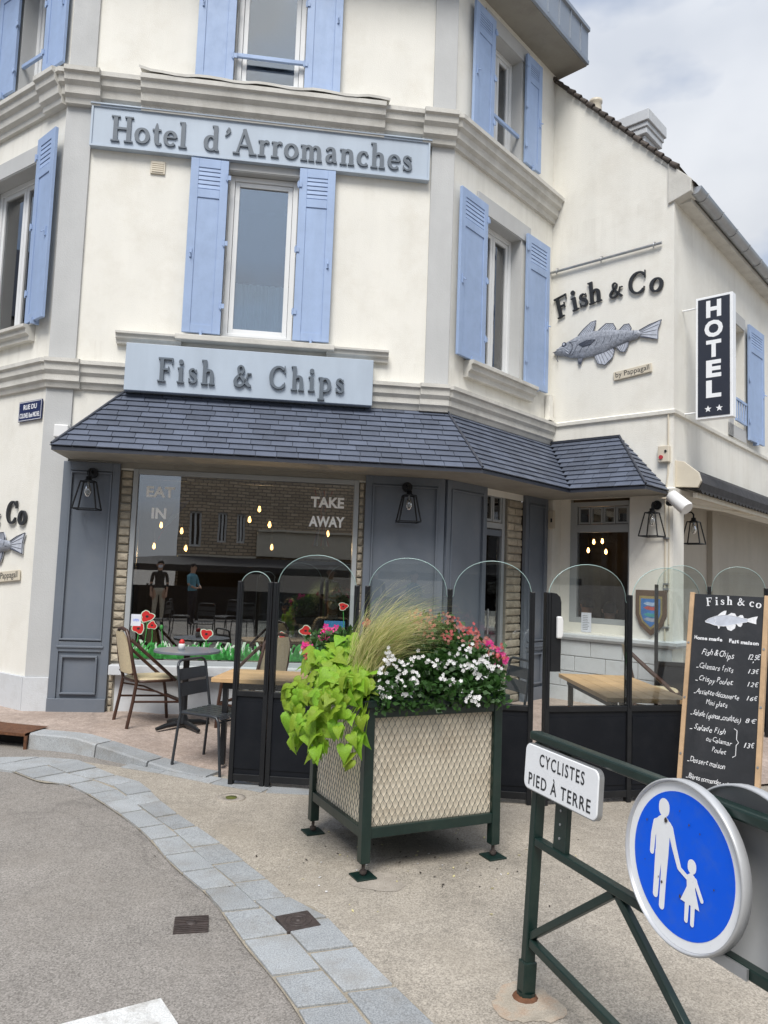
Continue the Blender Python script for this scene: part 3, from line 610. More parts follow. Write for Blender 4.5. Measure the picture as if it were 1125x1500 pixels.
# ------------------------------------------------------------------ corner building
hotel = bpy.data.objects.new('corner_building', None); COL.objects.link(hotel)
tag(hotel, 'cream rendered corner building with blue shutters and grey shopfront under the slate canopy', 'building')
ZT = 9.05
wB1 = (1.74, 2.50, 4.10, 5.96); wB2 = (1.74, 2.50, 6.96, 8.95)
wpart('wall', wall_mb(0, LB, 2.6, ZT, [wB1+(.16,), wB2+(.16,)]), M['plaster'], WB, hotel)
wpart('wall', wall_mb(0, .24, 0, 2.6, []), M['plaster'], WB, hotel)
wC1 = (.66, 1.50, 4.12, 5.97); wC2 = (.72, 1.42, 6.96, 8.36)
wpart('wall', wall_mb(0, LC+.12, 2.6, ZT, [wC1+(.2,), wC2+(.2,)]), M['plaster'], WC, hotel)
wA1 = (-1.56, -.44, 4.16, 6.0); wA2 = (-1.02, -.44, 6.96, 8.5)
wpart('wall', wall_mb(-6, 0, 0, ZT, [wA1+(.22,), wA2+(.22,)]), M['plaster'], WA, hotel)
# plinth on the left and ground step
b = MB(); b.box(-6, .0, -.035, 0, 0, .46); wpart('plinth', b, M['plinth'], WA, hotel, .006)
b = MB(); b.box(-.01, .235, -.05, 0, 0, .46); wpart('plinth', b, M['plinth'], WB, hotel, .006)
# side return beyond the neighbour
sd_ = MB(); p0 = WC.pt(LC+.12, 0); sd_.quad((p0.x, p0.y, 5), (p0.x-4*WC.n.x, p0.y-4*WC.n.y, 5), (p0.x-4*WC.n.x, p0.y-4*WC.n.y, ZT), (p0.x, p0.y, ZT)); sd_.build('wall', M['plaster'], hotel)
# corner pilasters
for (a, c, zz, zt) in ((0.0, .27, .46, 3.43), (.0, .27, 3.72, 6.52), (.0, .27, 6.85, ZT), (3.98, LB, 3.72, 6.52), (3.98, LB, 6.85, ZT)):
    b = MB(); b.box(a, c, -.03, .0, zz, zt); wpart('pilaster', b, M['greytrim'], WB, hotel, .004)
planAC = [WA.pt(-6), WB.pt(0), WB.pt(LB), WC.pt(LC+.13)]
c1 = [(0, 3.42), (.03, 3.425), (.045, 3.47), (.07, 3.49), (.07, 3.55), (.10, 3.585), (.105, 3.65), (.13, 3.665), (.13, 3.705), (0, 3.73)]
c2 = [(0, 6.49), (.04, 6.495), (.05, 6.55), (.09, 6.58), (.10, 6.66), (.14, 6.69), (.15, 6.76), (.18, 6.775), (.18, 6.825), (0, 6.86)]
sweep(planAC, c1).build('cornice', M['trim'], hotel)
sweep(planAC, c2).build('cornice', M['trim'], hotel)
def over(wall, u0, u1, prof, d): 
    q = [(o+d if 0 < i < len(prof)-1 else o, z+(.004 if i > 4 else -.004)) for i, (o, z) in enumerate(prof)]
    return sweep([wall.pt(u0), wall.pt(u1)], q)
for (wl, a, c, pr, d) in ((WB, -.0, .36, c2, .045), (WB, .78, 3.42, c2, .05), (WB, 3.86, LB, c2, .045), (WB, -.0, .34, c1, .035), (WB, 3.92, LB, c1, .035), (WA, -.34, .02, c2, .04)):
    over(wl, a, c, pr, d).build('cornice_block', M['trim'], hotel)
# lead flashing with its lifted, uneven edge
fb = MB(); pv = None
for i in range(23):
    u = .76+(3.46-.76)*i/22; z = 6.868+.010*math.sin(i*1.3)+(.035 if i == 0 else 0)+(.006 if i % 5 == 0 else 0); q = [(u, -.0, z+.03), (u, -.238, z)]
    if pv: fb.quad(pv[1], q[1], q[0], pv[0]); fb.quad((pv[1][0], -.238, pv[1][2]-.03), (q[1][0], -.238, q[1][2]-.03), q[1], pv[1])
    pv = q
wpart('flashing', fb, M['trim'], WB, hotel)
# carved guilloche under the cornice
gb = MB()
for i in range(46):
    u = .84+i*(2.5/45); P = [(u+.026*math.cos(a*math.pi/5), -.098, 6.553+.026*math.sin(a*math.pi/5)) for a in range(11)]; gb.tube(P, .006, 4, False)
wpart('carved_band', gb, M['trim'], WB, hotel, kind='stuff')
# sills
def sill(wl, u0, u1, z1, h=.13, o=.14):
    pr = [(0, z1-h), (o*.45, z1-h), (o*.5, z1-h*.72), (o*.75, z1-h*.6), (o*.8, z1-h*.3), (o, z1-h*.26), (o, z1-.012), (0, z1)]
    d = Vector(wl.pt(1)-wl.pt(0)); sweep([wl.pt(u0), wl.pt(u1)], pr).build('sill', M['trim'], hotel)
sill(WB, .67, 1.34, 4.065, .13, .12); sill(WB, 2.88, 3.56, 4.065, .13, .12)
b = MB(); b.box(1.28, 2.96, -.15, 0, 4.0, 4.062); wpart('sill', b, M['trim'], WB, hotel, .008)
sill(WC, .30, 1.80, 4.10, .20, .14); sill(WA, -1.75, -.30, 4.13, .17, .14)
for (wl, a, c, z0, z1) in ((WC, .48, 1.72, 5.98, 6.20), (WC, .55, 1.60, 8.37, 8.56), (WA, -1.75, -.30, 6.01, 6.20), (WB, 1.64, 2.60, 5.965, 6.05), (WA, -1.15, -.30, 8.5, 8.62)):
    b = MB(); b.box(a, c, -.025, 0, z0, z1); wpart('lintel', b, M['greytrim'], wl, hotel, .003)
# reveals painted grey
for (wl, h, r_) in ((WB, wB1, .155), (WB, wB2, .155), (WC, wC1, .195), (WC, wC2, .195), (WA, wA1, .215), (WA, wA2, .215)):
    b = MB(); a, c, d, e = h; t_ = .004
    b.box(a, a+t_, -.02, r_, d, e); b.box(c-t_, c, -.02, r_, d, e); b.box(a+t_, c-t_, -.02, r_, e-t_, e); b.box(a+t_, c-t_, -.02, r_, d, d+.012)
    wpart('window_reveal', b, M['greytrim'], wl, hotel)
# upper windows
window(WB, hotel, 1.745, 2.495, 4.115, 5.95, .10, 0, ch=.35)
window(WB, hotel, 1.745, 2.495, 6.975, 8.95, .10, 0, curtain=None, rail=.32)
window(WC, hotel, .665, 1.495, 4.135, 5.965, .16, 1, ch=.30)
window(WC, hotel, .725, 1.415, 6.975, 8.355, .16, 1, curtain=None, rail=.33)
window(WA, hotel, -1.555, -.445, 4.175, 5.995, .18, 1, curtain='curtaingreen', ch=.68)
window(WA, hotel, -1.015, -.445, 6.975, 8.495, .18, 0, curtain=None, rail=.33)
# shutters
for (wl, a, c, z0, z1, hl) in ((WB, 1.335, 1.735, 4.10, 6.03, 0), (WB, 2.505, 2.90, 4.10, 6.04, 1), (WB, 1.32, 1.725, 6.93, 8.9, 0), (WB, 2.505, 2.905, 6.93, 8.9, 1),
      (WC, .05, .62, 4.10, 6.06, 0), (WC, 1.56, 2.12, 4.08, 6.07, 1), (WC, .24, .69, 6.88, 8.44, 0), (WC, 1.45, 1.83, 6.98, 8.46, 1),
      (WA, -.39, .03, 4.14, 6.20, 1), (WA, -.43, -.02, 6.97, 8.55, 1), (WA, -1.45, -1.03, 7.0, 8.55, 0)):
    shutter(wl, hotel, a, c, z0, z1, -.045, hinge_left=bool(hl), turn=(R(-7) if wl is WA and z0 < 5 else R(-1.5) if hl else R(1.5)))
# roof overhang above the chamfer
rp = [WA.pt(-6), WB.pt(0), WB.pt(LB), WC.pt(LC+.10)]
so_ = sweep(rp, [(0, 8.66), (.42, 8.68), (.42, 8.70)]); so_.build('soffit', M['soffit'], hotel)
sweep(rp, [(.40, 8.69), (.455, 8.69), (.46, 8.74), (.44, 8.75), (.44, 9.16), (.47, 9.17), (.47, 9.22), (.38, 9.24), (.0, 9.35)]).build('roof_edge', M['zinc'], hotel)
for i in range(8):
    u = .1+i*.30; sb = MB(); sb.box(u, u+.022, -.452, -.438, 8.76, 9.16); wpart('zinc_seam', sb, M['zinc'], WC, hotel)

# --- shopfront
def panel(wl, u0, u1, z0, z1, mid=.72, label=None, y=-.03):
    b = MB(); b.box(u0, u1, y, 0, z0, z1); st = .075
    b.box(u0, u0+st, y-.02, y, z0, z1); b.box(u1-st, u1, y-.02, y, z0, z1); b.box(u0+st, u1-st, y-.02, y, z1-.09, z1)
    if mid: b.box(u0+st, u1-st, y-.02, y, mid, mid+.10); b.box(u0, u1, y-.045, y-.02, z0, z0+.16)
    def mould(a, c, d, e):
        for (x0, x1, q0, q1) in ((a, c, d, d+.018), (a, c, e-.018, e), (a, a+.018, d+.018, e-.018), (c-.018, c, d+.018, e-.018)): b.box(x0, x1, y-.032, y-.001, q0, q1)
    if mid: mould(u0+st+.03, u1-st-.03, z0+.20, mid-.04); mould(u0+st+.001, u1-st-.001, mid+.115, z1-.1); b.box(u0+st-.02, u1-st+.02, y-.034, y-.019, mid+.04, mid+.06)
    else: mould(u0+st+.001, u1-st-.001, z0+.1, z1-.1)
    return wpart('shopfront_panel', b, M['shop'], wl, hotel, .003)
panel(WB, .235, .80, .095, 2.66); panel(WB, 3.37, LB, .095, 2.68); panel(WC, 0, .80, .095, 2.68); panel(WC, 1.70, 2.27, .095, 2.68)
b = MB(); b.box(.80, 3.37, -.0, .25, .05, .50); wpart('stall_riser', b, M['plinth'], WB, hotel, .005)
b = MB(); b.box(.82, 3.36, -.12, .05, .50, .60); wpart('shop_sill', b, M['plinth'], WB, hotel, .008)
brickwork(WB, hotel, .805, .93, .62, 2.60, .085, 1, 0.01); brickwork(WB, hotel, .805, .86, .1, .5, .085, 1, -.005)
brickwork(WB, hotel, 3.30, 3.37, .62, 2.60, .085, 1, 0.01)
for q in ((.80, .93, .012, .25, .5, 2.7), (3.30, 3.37, .012, .25, .5, 2.7), (.80, .87, -.003, .25, .08, .5)): b = MB(); b.box(*q); wpart('mortar_bed', b, M['mortar'], WB, hotel)
# shop window
b = MB(); f_ = .05
for (x0, x1, q0, q1) in ((.93, .93+f_, .60, 2.62), (3.25, 3.30, .60, 2.62), (.98, 3.25, .60, .645), (.98, 3.25, 2.57, 2.62)): b.box(x0, x1, -.02, .06, q0, q1)
shopwin = wpart('shop_window', b, M['framegrey'], WB, hotel, .004); shopwin.matrix_basis = shopwin.matrix_basis
g = MB(); g.box(.975, 3.255, .015, .022, .64, 2.575); g.build('pane', M['glass'], shopwin)
g = MB(); g.box(.98, 3.25, .03, .07, 2.52, 2.57); g.box(.98, 1.0, .03, .07, .64, 2.52); g.build('inner_frame', M['blackmetal'], shopwin)
b = MB(); b.box(.80, 3.37, -.01, .2, 2.62, 2.69); wpart('lintel', b, M['soffit'], WB, hotel)
# interior room (dark), behind B and C
P_ = [WB.pt(.3, -.28), WB.pt(LB+.3, -.26), WC.pt(1.0, -.3), WC.pt(2.2, -.5), WC.pt(2.2, -5), WB.pt(3.5, -6.5), WB.pt(.3, -4.2)]
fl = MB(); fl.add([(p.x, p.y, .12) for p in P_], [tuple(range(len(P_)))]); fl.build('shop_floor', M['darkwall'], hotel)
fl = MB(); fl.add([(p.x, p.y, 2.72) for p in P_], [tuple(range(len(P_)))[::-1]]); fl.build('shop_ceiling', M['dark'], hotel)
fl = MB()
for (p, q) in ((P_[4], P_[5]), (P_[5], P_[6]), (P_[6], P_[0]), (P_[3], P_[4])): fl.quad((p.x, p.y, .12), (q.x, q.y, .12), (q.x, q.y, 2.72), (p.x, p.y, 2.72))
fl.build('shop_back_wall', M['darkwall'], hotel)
# door on the chamfer
b = MB()
for (x0, x1, q0, q1) in ((.80, .86, .1, 2.70), (1.30, 1.36, .1, 2.70), (.86, 1.30, 2.22, 2.29), (.86, 1.30, 2.64, 2.70)): b.box(x0, x1, .05, .12, q0, q1)
dr = wpart('entrance_door', b, M['framegrey'], WC, hotel, .004)
for (a, c) in ((.87, 1.08), (1.09, 1.29)):
    t_ = MB()
    for (x0, x1, q0, q1) in ((a, a+.03, 2.30, 2.63), (c-.03, c, 2.30, 2.63), (a+.03, c-.03, 2.30, 2.33), (a+.03, c-.03, 2.60, 2.63)): t_.box(x0, x1, .06, .10, q0, q1)
    t_.box(a+.03, c-.03, .078, .082, 2.33, 2.60); t_.m[-6:] = [1]*6; t_.build('transom_light', [M['framegrey'], M['glass']], dr)
t_ = MB(); t_.box(.86, 1.30, .085, .09, .14, 2.22); t_.build('pane', M['glass'], dr)
t_ = MB(); t_.box(.88, .95, .055, .084, .12, 2.20); t_.box(.95, 1.29, .055, .084, .12, .28); t_.box(.95, 1.29, .055, .084, 2.13, 2.20); t_.build('door_leaf', M['shop'], dr); t_ = MB(); t_.tube([(.97, .02, .95), (.97, .02, 1.25)], .012); t_.tube([(.97, .02, 1.0), (.97, .06, 1.0)], .008); t_.tube([(.97, .02, 1.2), (.97, .06, 1.2)], .008); t_.build('handle', M['steel'], dr)
brickwork(WC, hotel, 1.36, 1.70, .1, 2.60, .095, 2, .02)
b = MB(); b.box(1.36, 1.70, .022, .25, .05, 2.66); wpart('mortar_bed', b, M['mortar'], WC, hotel)
b = MB(); b.box(2.27, LC, -.0, .1, .1, 2.7); wpart('wall', b, M['plaster'], WC, hotel)
b = MB(); b.box(.80, 1.36, -.06, .2, .02, .115); wpart('door_step', b, M['trim'], WC, hotel, .006)

# ------------------------------------------------------------------ slate canopy
can = thing('slate_canopy', 'blue-grey slate tiled canopy wrapping the shopfront above the window and door', 'canopy', WB.pt(2, 0, 2.66)); can.location = (0, 0, 0)
O = .66; ZB, ZTp = 2.715, 3.43
kBC = math.tan(R((82.5-40.7)/2)); ub = LB+O*kBC
vCD = O*1.035        # inner corner, nearly square
def Wp(wl, u, o, z): p = wl.pt(u, o, z); return Vector(p)
lA, lB = Wp(WB, .28, O, ZB), Wp(WB, ub, O, ZB); tA, tB = Wp(WB, .81, 0, ZTp), Wp(WB, LB, 0.0, ZTp)
cV, cVt = Wp(WC, LC-vCD, O, ZB), Wp(WC, LC, 0, ZTp); dE, dEt = Wp(WD, 1.64, O, ZB), Wp(WD, 1.0, 0, ZTp); bL, bR = Wp(WB, .28, 0, ZB), Wp(WD, 1.64, 0, ZB)
rows = 11
tile_face(can, None, lA, lB, tB, tA, rows, .215); tile_face(can, None, lB, cV, cVt, tB, rows, .215); tile_face(can, None, cV, dE, dEt, cVt, rows, .215); tile_face(can, None, dE, bR, dEt+Vector((.001, 0, 0)), dEt, rows, .24); tile_face(can, None, bL, lA, tA, tA-Vector((.001, 0, 0)), rows, .24)
b = MB()
for q in ((lA, lB, tB, tA), (lB, cV, cVt, tB), (cV, dE, dEt, cVt), (dE, bR, dEt), (bL, lA, tA)):
    b.add([p+Vector((0, 0, -.004)) for p in q], [tuple(range(len(q)))])
b.build('roof_deck', M['slatedark'], can)
b = MB(); dz = Vector((0, 0, -.035)); ring = [bL, lA, lB, cV, dE, bR]
for p, q in zip(ring, ring[1:]): b.quad(p+dz, q+dz, q, p)
b.build('eave_board', M['slatedark'], can)
b = MB(); ins = [bL+dz, lA+dz, lB+dz, cV+dz, dE+dz, bR+dz, Wp(WC, LC, 0, ZB-.035), Wp(WB, LB, 0, ZB-.035)]
b.quad(ins[0], ins[1], ins[2], ins[7]); b.quad(ins[7], ins[2], ins[3], ins[6]); b.quad(ins[6], ins[3], ins[4], ins[5]); b.build('canopy_soffit', M['soffit'], can)
for (p, q) in ((lB, tB), (dE, dEt), (lA, tA)):
    b = MB(); up_ = Vector((0, 0, .028)); b.tube([p+up_, q+up_], .016, 8); b.build('hip_ridge', M['slatedark'], can)
for (p, q) in ((tA, tB), (tB, cVt), (cVt, dEt)):
    b = MB(); up_ = Vector((0, 0, .02)); b.beam(p+up_, q+up_, .05, .03); b.build('top_flashing', M['slatedark'], can)

# ------------------------------------------------------------------ neighbouring annex (Fish & Co gable)
ann = bpy.data.objects.new('annex_building', None); COL.objects.link(ann)
tag(ann, 'cream gabled annex with mossy tile verge, chimney and side terrace under a dark awning', 'building')
gz = lambda u: 8.50+(u-.05)*(6.75-8.50)/(1.66-.05)
hD = (.08, 1.15, .91, 2.70)
wpart('gable_wall', wall_mb(0, LD, 0, 6.3, [hD+(.30,)]), M['plaster2'], WD, ann)
b = MB(); b.add([(0-1.2, 0, 6.3), (LD, 0, 6.3), (LD, 0, 6.62), (1.66, 0, gz(1.66)), (-1.2, 0, gz(-1.2))], [(0, 1, 2, 3, 4)]); b.add([(LD, 0, 6.3), (LD, .3, 6.3), (LD, .3, 6.62), (LD, 0, 6.62)], [(0, 1, 2, 3)])
wpart('gable_wall', b, M['plaster2'], WD, ann)
hE = (2.32, 2.90, 3.93, 5.45); oE = (.36, 9.0, -.1, 2.72)
wpart('front_wall', wall_mb(0, 14, 0, 6.33, [hE+(.22,), oE+(.25,)]), M['plaster2'], WE, ann)
# roof: slope from the eave up and back, verge tiles
roofz = gz
b = MB(); sl_ = (6.75-8.50)/(1.66-.05)
for (u0, u1) in ((-1.2, 1.95),):
    p = [WD.pt(u, 0, gz(u)+.02) for u in (u0, u1)]; back = WE.d*14
    b.quad(p[0], p[1], p[1]+back, p[0]+back)
b.build('roof', M['moss'], ann)
vb = []
for i in range(30):
    u = 1.70-i*.095; 
    if u < -.9: break
    m_ = MB(); p = WD.pt(u, .03, gz(u)+.03); sz = .055+random.uniform(-.01, .01)
    dirn = Vector(WD.pt(u-.1, .03, gz(u-.1)+.03)-p).normalized(); a = p-dirn*.06; c = p+dirn*.07
    m_.tube([a+Vector((0, 0, .02)), c+Vector((0, 0, .0))], [sz*.62, sz*.5], 7)
    bk = WE.d*.35; m_.quad(a+Vector((0, 0, .06)), a+bk+Vector((0, 0, .06)), c+bk+Vector((0, 0, .04)), c+Vector((0, 0, .04)))
    m_.build('verge_tile', M['moss'], ann)
# kneeler stone at the foot of the verge
b = MB(); b.prism([(1.62, 6.28), (1.90, 6.36), (1.90, 6.52), (1.76, 6.66), (1.62, 6.80)], -.03, .22); wpart('kneeler', b, M['trim'], WD, ann, .006)
# eaves: boards, gutter
b = MB(); b.box(.12, 14, -.16, 0, 6.30, 6.36); wpart('eave_soffit', b, M['trim'], WE, ann)
b = MB(); n = 10; v = []; f = []
for i, x in enumerate((.05, 14)):
    for k in range(n+1): a = math.pi+math.pi*k/n; v.append((x, -.22+.085*math.cos(a), 6.43+.085*math.sin(a)))
for k in range(n): f.append((k, k+1, n+1+k+1, n+1+k))
b.add(v, f, True); b.add(v[:n+1], [tuple(range(n+1))])
for x in [.3+i*.6 for i in range(20)]:
    b.tube([(x, -.22+.09*math.cos(math.pi+math.pi*k/8), 6.43+.09*math.sin(math.pi+math.pi*k/8)) for k in range(9)], .008, 4)
wpart('gutter', b, M['steel'], WE, ann)
# roof strip above the gutter
b = MB(); b.quad((.0, -.20, 6.46), (14, -.20, 6.46), (14, .25, 6.92), (.0, .25, 6.92)); wpart('roof', b, M['moss'], WE, ann)
# chimney on the roof behind the verge
b = MB(); b.box(.0, 14, .0, .05, 6.33, 6.80); wpart('front_wall', b, M['plaster2'], WE, ann)
cw0 = WD.pt(.03, -2.0, 0); cw1 = WD.pt(.62, -2.0, 0)
b = MB(); b.box(.0, .62, 0, .5, 6.6, 8.50); b.box(-.05, .67, -.05, .55, 8.50, 8.60); b.box(-.10, .72, -.10, .60, 8.68, 8.86); b.box(-.07, .69, -.07, .57, 8.60, 8.68)
ch = b.build('chimney', M['plinth'], ann, WD.pt(-.20, -2.0, .08), (0, 0, WD.rz), .01)
b = MB(); b.lathe([(.12, 0), (.13, .12), (.10, .25), (.085, .42), (.10, .44), (.10, .48), (.0, .5)], (0, 0, 0), 14); b.build('chimney_pot', M['capcream'], ann, WD.pt(.10, -1.0, 8.28))
# window + shutter on the front
b = MB(); 
for (x0, x1, q0, q1) in ((2.12, 2.32, 3.75, 5.62), (2.32, 2.90, 5.45, 5.62), (2.12, 2.95, 3.75, 3.93)): b.box(x0, x1, -.02, 0, q0, q1)
wpart('window_surround', b, M['greytrim'], WE, ann)
window(WE, ann, 2.33, 2.89, 3.94, 5.44, .18, 0, curtain='curtain', ch=.9)
shutter(WE, ann, 2.93, 3.60, 3.80, 5.56, -.04, hinge_left=True, turn=R(-3))
b = MB()
for z in (4.0, 4.30): b.box(2.36, 2.88, -.05, -.02, z, z+.035)
for i in range(5): b.box(2.37+i*.12, 2.395+i*.12, -.045, -.025, 4.03, 4.30)
wpart('window_guard', b, M['blue'], WE, ann)
# string moulding, ledge, band
sweep([WD.pt(0.02), WD.pt(LD), WE.pt(14)], [(0, 3.65), (.03, 3.66), (.035, 3.70), (0, 3.72)]).build('string_course', M['plaster2'], ann)
sweep([WD.pt(0.02), WD.pt(LD), WE.pt(.36)], [(0, .86), (.05, .87), (.07, .90), (.07, .935), (0, .95)]).build('ledge', M['plinth'], ann)
sweep([WD.pt(1.50), WD.pt(LD), WE.pt(.45)], [(0, 2.69), (.04, 2.69), (.05, 2.75), (.0, 2.77)]).build('band', M['plaster2'], ann)
# block base below the ledge
for r in range(4):
    u = .02-(.2 if r % 2 else 0)
    while u < LD:
        a, c = max(.02, u), min(LD, u+.42); 
        if c-a > .04: b = MB(); b.box(a+.005, c-.005, -.022, -.002, .08+r*.195+.005, .08+(r+1)*.195-.005); wpart('block', b, M['plinth'], WD, ann, .004)
        u += .42
# window under the canopy (deep reveal)
b = MB()
for (x0, x1, q0, q1) in ((.22, .32, 1.08, 2.66), (1.03, 1.13, 1.08, 2.66), (.32, 1.03, 2.26, 2.36), (.32, 1.03, 2.60, 2.66), (.32, 1.03, 1.08, 1.15)): b.box(x0, x1, .22, .30, q0, q1)
wd = wpart('casement_window', b, M['framegrey'], WD, ann, .005)
for i in range(4):
    a = .335+i*.175; t_ = MB()
    for (x0, x1, q0, q1) in ((a, a+.022, 2.37, 2.59), (a+.143, a+.165, 2.37, 2.59), (a+.022, a+.143, 2.37, 2.392), (a+.022, a+.143, 2.568, 2.59)): t_.box(x0, x1, .235, .27, q0, q1)
    t_.box(a+.022, a+.143, .25, .254, 2.392, 2.568); t_.m[-6:] = [1]*6; t_.build('transom_light', [M['framegrey'], M['glass']], wd)
t_ = MB(); t_.box(.32, 1.03, .262, .268, 1.15, 2.26); t_.build('pane', M['glassclear'], wd)
b = MB(); b.box(.08, .22, .22, .30, .91, 2.70); b.box(1.13, 1.15, .22, .3, .91, 2.7); b.box(.22, 1.13, .22, .3, .91, 1.08); b.box(.08, 1.15, -.005, .22, .915, .96)
wpart('inner_reveal', b, M['plaster2'], WD, ann)
b = MB(); b.box(-.6, 1.15, .32, .34, 2.70, 2.72); b.box(-.9, 1.14, 2.4, 2.42, 0, 2.7); b.quad((-.9, .32, .1), (1.14, .32, .1), (1.14, 2.4, .1), (-.9, 2.4, .1)); b.quad((-.9, .32, 2.7), (-.9, 2.4, 2.7), (1.14, 2.4, 2.7), (1.14, .32, 2.7)); b.quad((-.9, .32, .1), (-.9, 2.4, .1), (-.9, 2.4, 2.7), (-.9, .32, 2.7)); b.quad((1.14, .32, .1), (1.14, 2.4, .1), (1.14, 2.4, 2.7), (1.14, .32, 2.7))
wpart('room_interior', b, M['dark'], WD, ann)
# covered side terrace recess on the front
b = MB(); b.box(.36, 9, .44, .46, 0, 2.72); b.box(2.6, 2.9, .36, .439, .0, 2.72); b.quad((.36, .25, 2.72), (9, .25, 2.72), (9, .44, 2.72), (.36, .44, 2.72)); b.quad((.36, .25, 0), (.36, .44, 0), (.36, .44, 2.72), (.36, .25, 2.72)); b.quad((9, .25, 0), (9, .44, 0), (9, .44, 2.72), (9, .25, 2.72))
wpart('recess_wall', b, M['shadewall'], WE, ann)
b = MB(); b.box(.36, 9, .25, .44, -.02, .02); wpart('recess_floor', b, M['pave'], WE, ann)
b = MB(); q = [WA.pt(-6, .1, 9.3), WB.pt(0, .1, 9.3), WB.pt(LB, .1, 9.3), WC.pt(LC+.1, .1, 9.3), WC.pt(LC+.1, -7, 9.3), WA.pt(-6, -9, 9.3)]
b.add(q, [tuple(range(6))]); b.build('flat_roof', M['zinc'], hotel)

def on(name, label, cat, wl, u, o, z, group=None, turn=0, parent=None):
    return thing(name, label, cat, wl.pt(u, o, z), wl.rz+turn, group)
# ------------------------------------------------------------------ boards with lettering
t = on('sign_board', 'long pale blue board reading Hotel d\'Arromanches between the upper and lower windows', 'sign', WB, .27, .05, 6.05)
b = MB(); b.box(0, 3.68, -.02, .05, 0, .46); b.build('board', M['signblue'], t, bevel=.004)
b = MB(); b.box(0, 3.68, -.035, -.019, 0, .02); b.box(0, 3.68, -.035, -.019, .44, .46); b.box(0, .02, -.035, -.019, .02, .44); b.box(3.66, 3.68, -.035, -.019, .02, .44); b.box(-.01, 3.70, -.05, .05, .461, .475); b.build('board_edge', M['signblue'], t)
serif_word("Hotel d'Arromanches", M['letter'], t, .205, .07, 3.49, .08, .285, -.021, .018, .02)
t = on('sign_board', 'pale blue board reading Fish & Chips standing on the slate canopy', 'sign', WB, .80, .135, 3.42)
b = MB(); b.box(0, 2.59, -.02, .12, 0, .50); b.build('board', M['signblue'], t, bevel=.004)
serif_word("Fish & Chips", M['letter'], t, .33, .105, 2.29, .105, .255, -.021, .03, .10)
# letters on the gable
def arc_letters(wl, base, parent, items, cap):
    for ch, u, z, a in items:
        g = glyph_mb(ch, cap, .022); g.v = [(v[0]-GL[ch][0]*cap/2, v[1], v[2]) for v in g.v]; g.build('letter', M['black'], parent, (u, 0, z), (0, -R(a), 0))
t = on('wall_lettering', 'black raised letters Fish & Co arched above the grey fish on the gable wall', 'lettering', WD, 0, .012, 0)
cap = .31
arc_letters(WD, 0, t, [('F', .225, 5.16, 15), ('i', .39, 5.20, 12), ('s', .51, 5.222, 10), ('h', .675, 5.24, 6), ('C', 1.235, 5.225, -3), ('o', 1.47, 5.195, -8)], cap*.95)
arc_letters(WD, 0, t, [('&', .95, 5.245, 0)], cap*.72)
t = on('wall_lettering', 'black raised letters & Co cut by the left picture edge beside the pilaster', 'lettering', WA, 0, .012, 0)
arc_letters(WA, 0, t, [('F', -1.50, 1.93, 14), ('i', -1.34, 1.96, 12), ('s', -1.22, 1.975, 9), ('h', -1.06, 1.985, 6), ('C', -.45, 2.0, -4), ('o', -.25, 1.985, -8)], .25)
arc_letters(WA, 0, t, [('&', -.76, 2.0, 0)], .19)
# ------------------------------------------------------------------ cod fish relief
FO = dict(body=[(0, .40), (.065, .52), (.14, .60), (.24, .69), (.36, .74), (.50, .74), (.62, .70), (.73, .655), (.81, .635), (.84, .56), (.80, .48), (.72, .44), (.60, .36), (.50, .28), (.42, .24), (.30, .22), (.18, .25), (.10, .31), (.05, .33), (.02, .34)],
  fins=[[(.235, .69), (.29, .82), (.355, .93), (.405, .95), (.40, .84), (.385, .74)], [(.43, .74), (.50, .86), (.57, .84), (.60, .73), (.585, .70)], [(.63, .695), (.67, .785), (.715, .79), (.74, .70), (.735, .655)],
        [(.81, .635), (.90, .72), (1.0, .78), (.975, .60), (.98, .42), (.90, .46), (.825, .50)], [(.41, .25), (.45, .08), (.52, .04), (.585, .17), (.60, .30), (.58, .36)], [(.61, .365), (.65, .27), (.695, .25), (.72, .35), (.725, .44)], [(.25, .225), (.265, .11), (.285, .10), (.30, .22)]],
  pect=[(.26, .50), (.34, .56), (.42, .55), (.38, .47), (.30, .44)])
